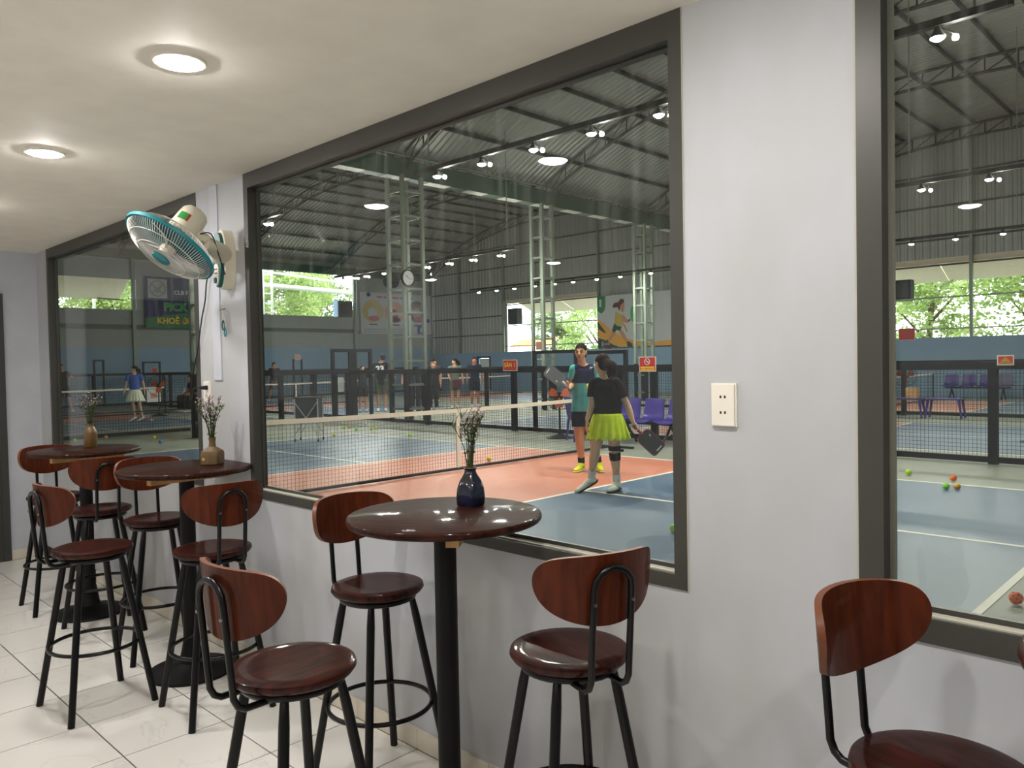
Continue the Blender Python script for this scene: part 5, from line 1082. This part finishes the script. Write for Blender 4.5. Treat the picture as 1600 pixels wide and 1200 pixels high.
    # hair
    bm = bmesh.new(); hull(bm, E(h+V((0, 0, 0.042))-fwd*0.016, (0.081*hg, 0.098*hg, 0.088*hg))+E(h-fwd*0.035-V((0, 0, 0.02)), (0.078*hg, 0.068*hg, 0.06*hg)))
    hm = bake(bm, 'hair', C(cap or hair), min(vox, 0.009), 1, [(h+fwd*0.062+V((0, 0, 0.052)), fwd*0.72+V((0, 0, -0.70)))]); link('cap' if cap else 'hair', hm, t)
    if tail or hairlong:
        bm = bmesh.new(); b0 = h-fwd*0.10+V((0, 0, 0.02))
        k_ = 1.3 if fine else 1.0; chain(bm, [(b0, 0.034*k_), (b0-fwd*0.05-V((0, 0, 0.045)), 0.050*k_), (b0-fwd*0.045-V((0, 0, 0.11)), 0.042*k_), (b0-fwd*0.02-V((0, 0, 0.22 if hairlong else 0.17)), 0.018)]); link('ponytail', bake(bm, 'tail', C(hair), 0.009, 1), t)
        if fine:
            m = MB(); rn = random.Random(9)
            for i in range(60):
                a = rn.uniform(-1.2, 1.2); st_ = h+V((0, 0, 0.05))-fwd*0.03+lat*0.078*math.sin(a)+V((0, 0, 0.05*math.cos(a))); en = b0-fwd*rn.uniform(0.0, 0.10)+lat*rn.gauss(0, 0.05)-V((0, 0, rn.uniform(0.0, 0.22)))
                m.tube(smooth_pts([st_, st_.lerp(b0, 0.6)-fwd*0.03, b0-fwd*0.03, en], 3), 0.0022, 4)
            m.build('loose_strands', C('4A3626'), t, kind='stuff')
    if fine and not fem:
        dk = C('1A1210')
        for sd in (-1, 1):
            hc = h+lat*sd*0.032+fwd*0.0835+V((0, 0, 0.004)); MB().sphere(hc, 0.011, 12, 0, (1, 0.6, 0.45)).build('eye', C('2A1D16'), t, 60)
            MB().tube([h+lat*sd*0.014+fwd*0.092+V((0, 0, 0.028)), h+lat*sd*0.034+fwd*0.086+V((0, 0, 0.033)), h+lat*sd*0.053+fwd*0.071+V((0, 0, 0.026))], 0.004, 6).build('eyebrow', dk, t)
        MB().sphere(h+fwd*0.0865-V((0, 0, 0.058)), 0.02, 12, 0, (1.0, 0.35, 0.38)).build('mouth', C('7A3A34'), t, 60)
    return t, P, C
SK = {}
AW = lambda x, y: math.atan2(-x, y+1.9)   # yaw of the line of sight at a place, so local +x is the viewer's right
def from_px(px0, py0, ppm, d):
    return {k: ((p[0]-px0)/ppm, (p[2] if len(p) > 2 else 0.0), (py0-p[1])/ppm) for k, p in d.items()}
def W(t, p): return Matrix.Translation(t.location) @ Matrix.Rotation(t.rotation_euler[2], 4, 'Z') @ (V(p)*t.scale[0])
def paddle(t, hand_l, dir_l, nrm_l, label, rim, marks=True):
    R = Matrix.Rotation(t.rotation_euler[2], 3, 'Z'); o = W(t, hand_l); d = (R @ V(dir_l)).normalized(); n = R @ V(nrm_l); n = (n-d*n.dot(d)).normalized(); l = d.cross(n)
    T = Matrix.Identity(4)
    for i in range(3): T[i][0], T[i][1], T[i][2] = l[i], d[i], n[i]
    T.translation = o; p = thing('paddle', label, 'paddle')
    def rr(w_, h, r, y0, n_=6):
        out = []
        for cx, cy, a0 in ((w_/2-r, y0+h-r, 0), (-w_/2+r, y0+h-r, PI/2), (-w_/2+r*1.6, y0+r*1.6, PI), (w_/2-r*1.6, y0+r*1.6, 1.5*PI)):
            q = r if a0 < PI else r*1.6
            for i in range(n_+1): a = a0+PI/2*i/n_; out.append((cx+q*math.cos(a), cy+q*math.sin(a)))
        return out
    MB().prism(rr(0.20, 0.28, 0.04, 0.07), 0.014, T @ Matrix.Translation((0, 0, -0.007))).build('rim', SK.setdefault(rim, mat('rim_'+rim, rim, 0.4)), p, 40)
    MB().prism(rr(0.188, 0.268, 0.037, 0.076), 0.0156, T @ Matrix.Translation((0, 0, -0.0078))).build('face', SK.setdefault('pf', mat('paddle_face', '2A2A2C', 0.5)), p, 40)
    m = MB()
    for z in (-0.0084, 0.0080): m.prism([(-0.05, 0.315), (0.03, 0.315), (0.03, 0.325), (-0.05, 0.325)], 0.0004, T @ Matrix.Translation((0, 0, z))); m.prism([(-0.06, 0.14), (-0.05, 0.14), (-0.04, 0.165), (-0.05, 0.165)], 0.0004, T @ Matrix.Translation((0, 0, z)))
    m.build('face_print', Mt['pw'], p)
    MB().tube([T @ V((0, -0.06, 0)), T @ V((0, 0.085, 0))], 0.016, 10).build('handle', SK.setdefault('hd'+rim, mat('grip_'+rim, 'D8D4CC' if rim == '1E2222' else rim, 0.6)), p, 40)
# man in teal and navy polo
mp = (-6.58, 6.17, HZ); rz = AW(*mp[:2])
J = from_px(907, 737, 118.0, dict(hd=(907, 551, -0.03), nk=(909, 571, 0), shL=(896, 577, 0), shR=(928, 577, 0.0), chs=(911, 594), wst=(910, 622), pel=(909, 646), hpL=(902, 652), hpR=(917, 652),
    knL=(903, 690, -0.03), anL=(905, 724, 0.0), toL=(896, 733, -0.13), knR=(925, 690, -0.02), anR=(932, 724, 0.02), toR=(935, 733, -0.13), elL=(893, 602, 0.03), haL=(889, 604, -0.19), elR=(934, 604, 0.03), haR=(930, 608, -0.17)))
t, P, C = figure(mp, rz, 'man in navy and teal polo, dark shorts and yellow shoes talking beyond the window', J, face=-0.28, skin='C88E6A', shirt='52A0A4', short='14182C', shoe='DDE03A', sock='14161A', vox=0.008, hem=0.80, shem=0.60, sleeve=0.55, fine=True, torso_face=0.0,
    handn={'L': ((-0.4, -0.9, 0.2), (0.3, 0, 0.9)), 'R': ((-0.8, -0.5, 0.0), (0, -0.2, 1))}, grip=(True, False), sleevecol='58B4B0')
sh = [c for c in t.children if c.name.startswith('shirt')][0]; me = sh.data; me.materials.clear(); me.materials.append(C('52A0A4')); me.materials.append(C('20223F'))
for pl_ in me.polygons:
    c = pl_.center
    if c.z > 1.17-0.30*c.x+0.03*math.sin(9*c.x): pl_.material_index = 1
nk = P['nk']
for rr_, zz, cc, th in ((0.074, -0.010, '8E2236', 0.014), (0.078, -0.018, 'E0777C', 0.008)):
    MB().tube([(nk.x+rr_*math.cos(a)*1.05, nk.y+rr_*math.sin(a)*0.85, nk.z+zz+(0.035*math.sin(a) if math.sin(a) > 0 else 0.05*math.sin(a))) for a in [-PI/2+0.12+(2*PI-0.24)*i/28 for i in range(29)]], th, 8).build('collar', C(cc), t, 50)
MB().prism([(0, 0), (0.035, 0.006), (0.05, 0.03), (0.03, 0.022), (0.01, 0.03)], 0.002, Matrix.Translation((nk.x+0.09, -0.118, 1.36)) @ Matrix.Rotation(PI/2, 4, 'X')).build('chest_mark', Mt['pw'], t)
hl = P['haL']+V((-0.03, -0.08, 0.02))
paddle(t, hl, (-0.75, -0.15, 0.62), (0.35, -0.8, 0.4), 'black paddle held up by the man in the teal polo', '1E2222')
hr = P['haR']+V((-0.075, -0.05, 0.045))
for dx, dz, lb in ((-0.02, 0.0, 'yellow ball on the left in the hand of the man in the teal polo'), (0.04, -0.028, 'lime ball on the right in the hand of the man in the teal polo')):
    b = thing('pickleball', lb, 'ball', W(t, hr+V((dx, 0, dz))), group='pickleballs'); MB().sphere((0, 0, 0), 0.037, 20).build('shell', Mt['by' if dx < 0 else 'bg'], b, 60)
# woman in black top and lime skirt
wp = (-5.38, 5.0, HZ); rz = AW(*wp[:2])
J = from_px(940, 770, 141.0, dict(hd=(945, 570, 0), nk=(948, 590, 0), shL=(933, 599, 0), shR=(967, 599, 0), chs=(950, 613), wst=(953, 634), pel=(953, 655), hpL=(943, 664), hpR=(963, 664),
    knL=(933, 702, -0.02), anL=(926, 748, 0.02), toL=(904, 766, -0.08), knR=(963, 706, 0.0), anR=(966, 756, 0.04), toR=(955, 765, -0.10), elL=(929, 634, -0.02), haL=(921, 655, -0.05), elR=(985, 636, 0.0), haR=(992, 660, -0.05)))
t, P, C = figure(wp, rz, 'woman in black mesh top and lime pleated skirt seen from behind, white shoes', J, face=-2.35, fem=True, skin='E0B896', thick=1.08, shirt='15160E', short=None, skirt='E2FC3A', hair='2C1D16', shoe='E6E8DC', sock='ECECE6', vox=0.0075, hem=0.845, sleeve=0.62, tail=True, fine=True, sleevecol='231C18', skirt_r=(0.155, 0.235, 0.28),
    handn={'L': ((-0.05, -0.1, -1), (0.6, 0.2, 0)), 'R': ((0.35, -0.15, -0.9), (-0.5, -0.5, 0.1))}, grip=(False, True))
K, A, H = P['knR'], P['anR'], P['hpR']
for a, b, r0, r1, cc in ((0.97, 0.80, 0.066, 0.072, '101012'), (0.80, 0.72, 0.066, 0.066, '3A3C3E'), ):
    pass
MB().tube([K+(H-K)*0.20, K+(H-K)*0.02], [0.072, 0.066], 16).build('knee_brace', C('101012'), t, 40)
MB().tube([K-(K-A)*0.04, K-(K-A)*0.28], [0.066, 0.060], 16).build('knee_brace', C('1A1014'), t, 40); MB().box(K.x+0.05, K.x+0.10, K.y-0.06, K.y-0.02, K.z+0.0, K.z+0.025).build('brace_strap', C('101012'), t)
a = P['anL']; MB().prism([(0, 0.02), (0.006, 0.0), (0.03, 0.03), (0.012, 0.012)], 0.002, Matrix.Translation((a.x, a.y-0.055, a.z+0.07)) @ Matrix.Rotation(PI/2, 4, 'X')).build('sock_mark', C('101012'), t)
paddle(t, P['haR']+V((0.035, -0.03, -0.075)), (0.72, -0.1, -0.68), (0.2, -0.9, 0.3), 'black paddle with red rim in the right hand of the woman in lime skirt', '8A3440')
# people further away
def extra(x, y, label, s=1.0, turn=0.0, J=None, **k):
    return figure((x, y, HZ), AW(x, y)+turn, label, J, s, vox=0.016, **k)
BK = PI
t, P, C = extra(-20.42, 13.08, 'man from behind in black shirt numbered 23 and grey shorts beyond the fence corner', 1.06, face=BK+0.5, shirt='15191C', short='4A4C3E', hem=0.80, shem=0.52, cap='1C2430', J=dict(elR=(0.27, -0.02, 1.15), haR=(0.40, -0.18, 1.02), haL=(-0.30, -0.15, 0.98), hd=(0.05, -0.01, 1.61)))
text('23', 0.24, (-0.03, -0.155, 1.20), (1, 0, 0), (0, 0, 1), Mt['pw'], t, 'shirt_number', align='CENTER', bold=0.012)
extra(-20.9, 12.7, 'person with dark clothes standing half behind the corner gate post', 0.86, face=0.4, shirt='2E3230', short='1E2320', hair='2A1A14')
extra(-20.2, 14.05, 'person in black top and black trousers behind the clock column, left', 0.92, face=BK-0.4, shirt='141619', short='17191C', longp=True)
extra(-19.8, 14.4, 'person in navy shirt and dark trousers behind the clock column, right', 0.94, face=BK+0.3, shirt='1E2346', short='1B1E22', longp=True, hair='5A3A28')
extra(-19.2, 14.2, 'person in dark clothes at the right side of the clock column', 0.90, face=0.3, shirt='1E2125', short='1C1F22', longp=True, hair='6A5240')
extra(-23.5, 17.9, 'person in brown patterned shirt with white collar right of the clock column', 0.96, face=0.1, shirt='4E3E36', short='33362E', longp=True)
t, P, C = extra(-19.5, 15.4, 'woman in grey top with maroon waist bag and ponytail beyond the long fence', 0.96, face=-1.3, fem=True, shirt='6A7064', short='5C5644', tail=True, hem=0.98, shem=0.62, J=dict(elL=(-0.22, -0.05, 1.15), haL=(-0.16, -0.28, 1.0)))
MB().box(-0.02, 0.18, -0.20, -0.02, 0.72, 0.98).build('waist_bag', C('5A2236'), t)
extra(-19.4, 16.2, 'person in red cap and navy shirt standing between two black posts', 0.98, face=0.0, shirt='20243A', short='20242C', hair='1A1412', skin='B06A50')
extra(-31.0, 15.2, 'player in dark shirt and brown shorts in ready stance at the far left court', 0.98, face=0.5, shirt='34383A', short='6E6458', J=dict(knL=(-0.17, -0.05, 0.49), anL=(-0.26, 0.02, 0.08), toL=(-0.28, -0.13, 0.03), knR=(0.17, -0.05, 0.49), anR=(0.24, 0.02, 0.08), toR=(0.26, -0.13, 0.03)))
extra(-23.2, 6.55, 'woman in blue shirt and white pleated skirt walking, seen through the left window', 0.92, face=-1.2, fem=True, shirt='4666B4', short=None, skirt='E8EAD4', skirt_r=(0.15, 0.27, 0.36), hem=0.98, shoe='E8E8E8', hairlong=True, skin='C8A488',
      J=dict(knL=(-0.06, -0.06, 0.50), anL=(-0.02, 0.05, 0.14), toL=(-0.16, 0.0, 0.03), knR=(0.12, -0.02, 0.50), anR=(0.20, 0.06, 0.12), toR=(0.07, 0.02, 0.03), elL=(-0.24, 0.0, 1.15), haL=(-0.30, -0.10, 0.92)))
t, P, C = extra(-30.85, 6.9, 'player in dark shirt with bare legs at the left edge of the left window', 1.0, face=0.6, shirt='3C3834', short='3A3632', shoe='ECECEC', J=dict(elR=(0.30, -0.05, 1.2), haR=(0.42, -0.12, 1.26), knR=(0.16, -0.08, 0.50), anR=(0.26, 0.0, 0.08), toR=(0.30, -0.14, 0.03), hd=(-0.05, -0.02, 1.60)))
SIT = dict(pel=(0, 0.05, 0.50), wst=(0, 0.04, 0.64), chs=(0, 0.0, 0.82), shL=(-0.18, -0.02, 0.95), shR=(0.18, -0.02, 0.95), nk=(0, -0.03, 1.0), hd=(0, -0.06, 1.14), elL=(-0.25, -0.05, 0.72), elR=(0.25, -0.05, 0.72), haL=(-0.14, -0.28, 0.60), haR=(0.14, -0.28, 0.60), hpL=(-0.09, 0.02, 0.49), hpR=(0.09, 0.02, 0.49), knL=(-0.12, -0.42, 0.50), knR=(0.12, -0.42, 0.50), anL=(-0.12, -0.42, 0.08), anR=(0.12, -0.42, 0.08), toL=(-0.13, -0.58, 0.03), toR=(0.13, -0.58, 0.03))
figure((-26.9, 9.82, HZ), 0.0, 'person in dark blue clothes seated on the purple bench, left window', SIT, 1.0, shirt='262C40', short='20242C', longp=True, vox=0.016, hem=0.52, face=0.2)
figure((-26.35, 9.82, HZ), 0.0, 'person in purple grey shirt seated on the bench nearest the frame, left window', SIT, 1.0, shirt='4A486A', short='2A2C34', longp=True, vox=0.016, hem=0.52, face=-0.3)
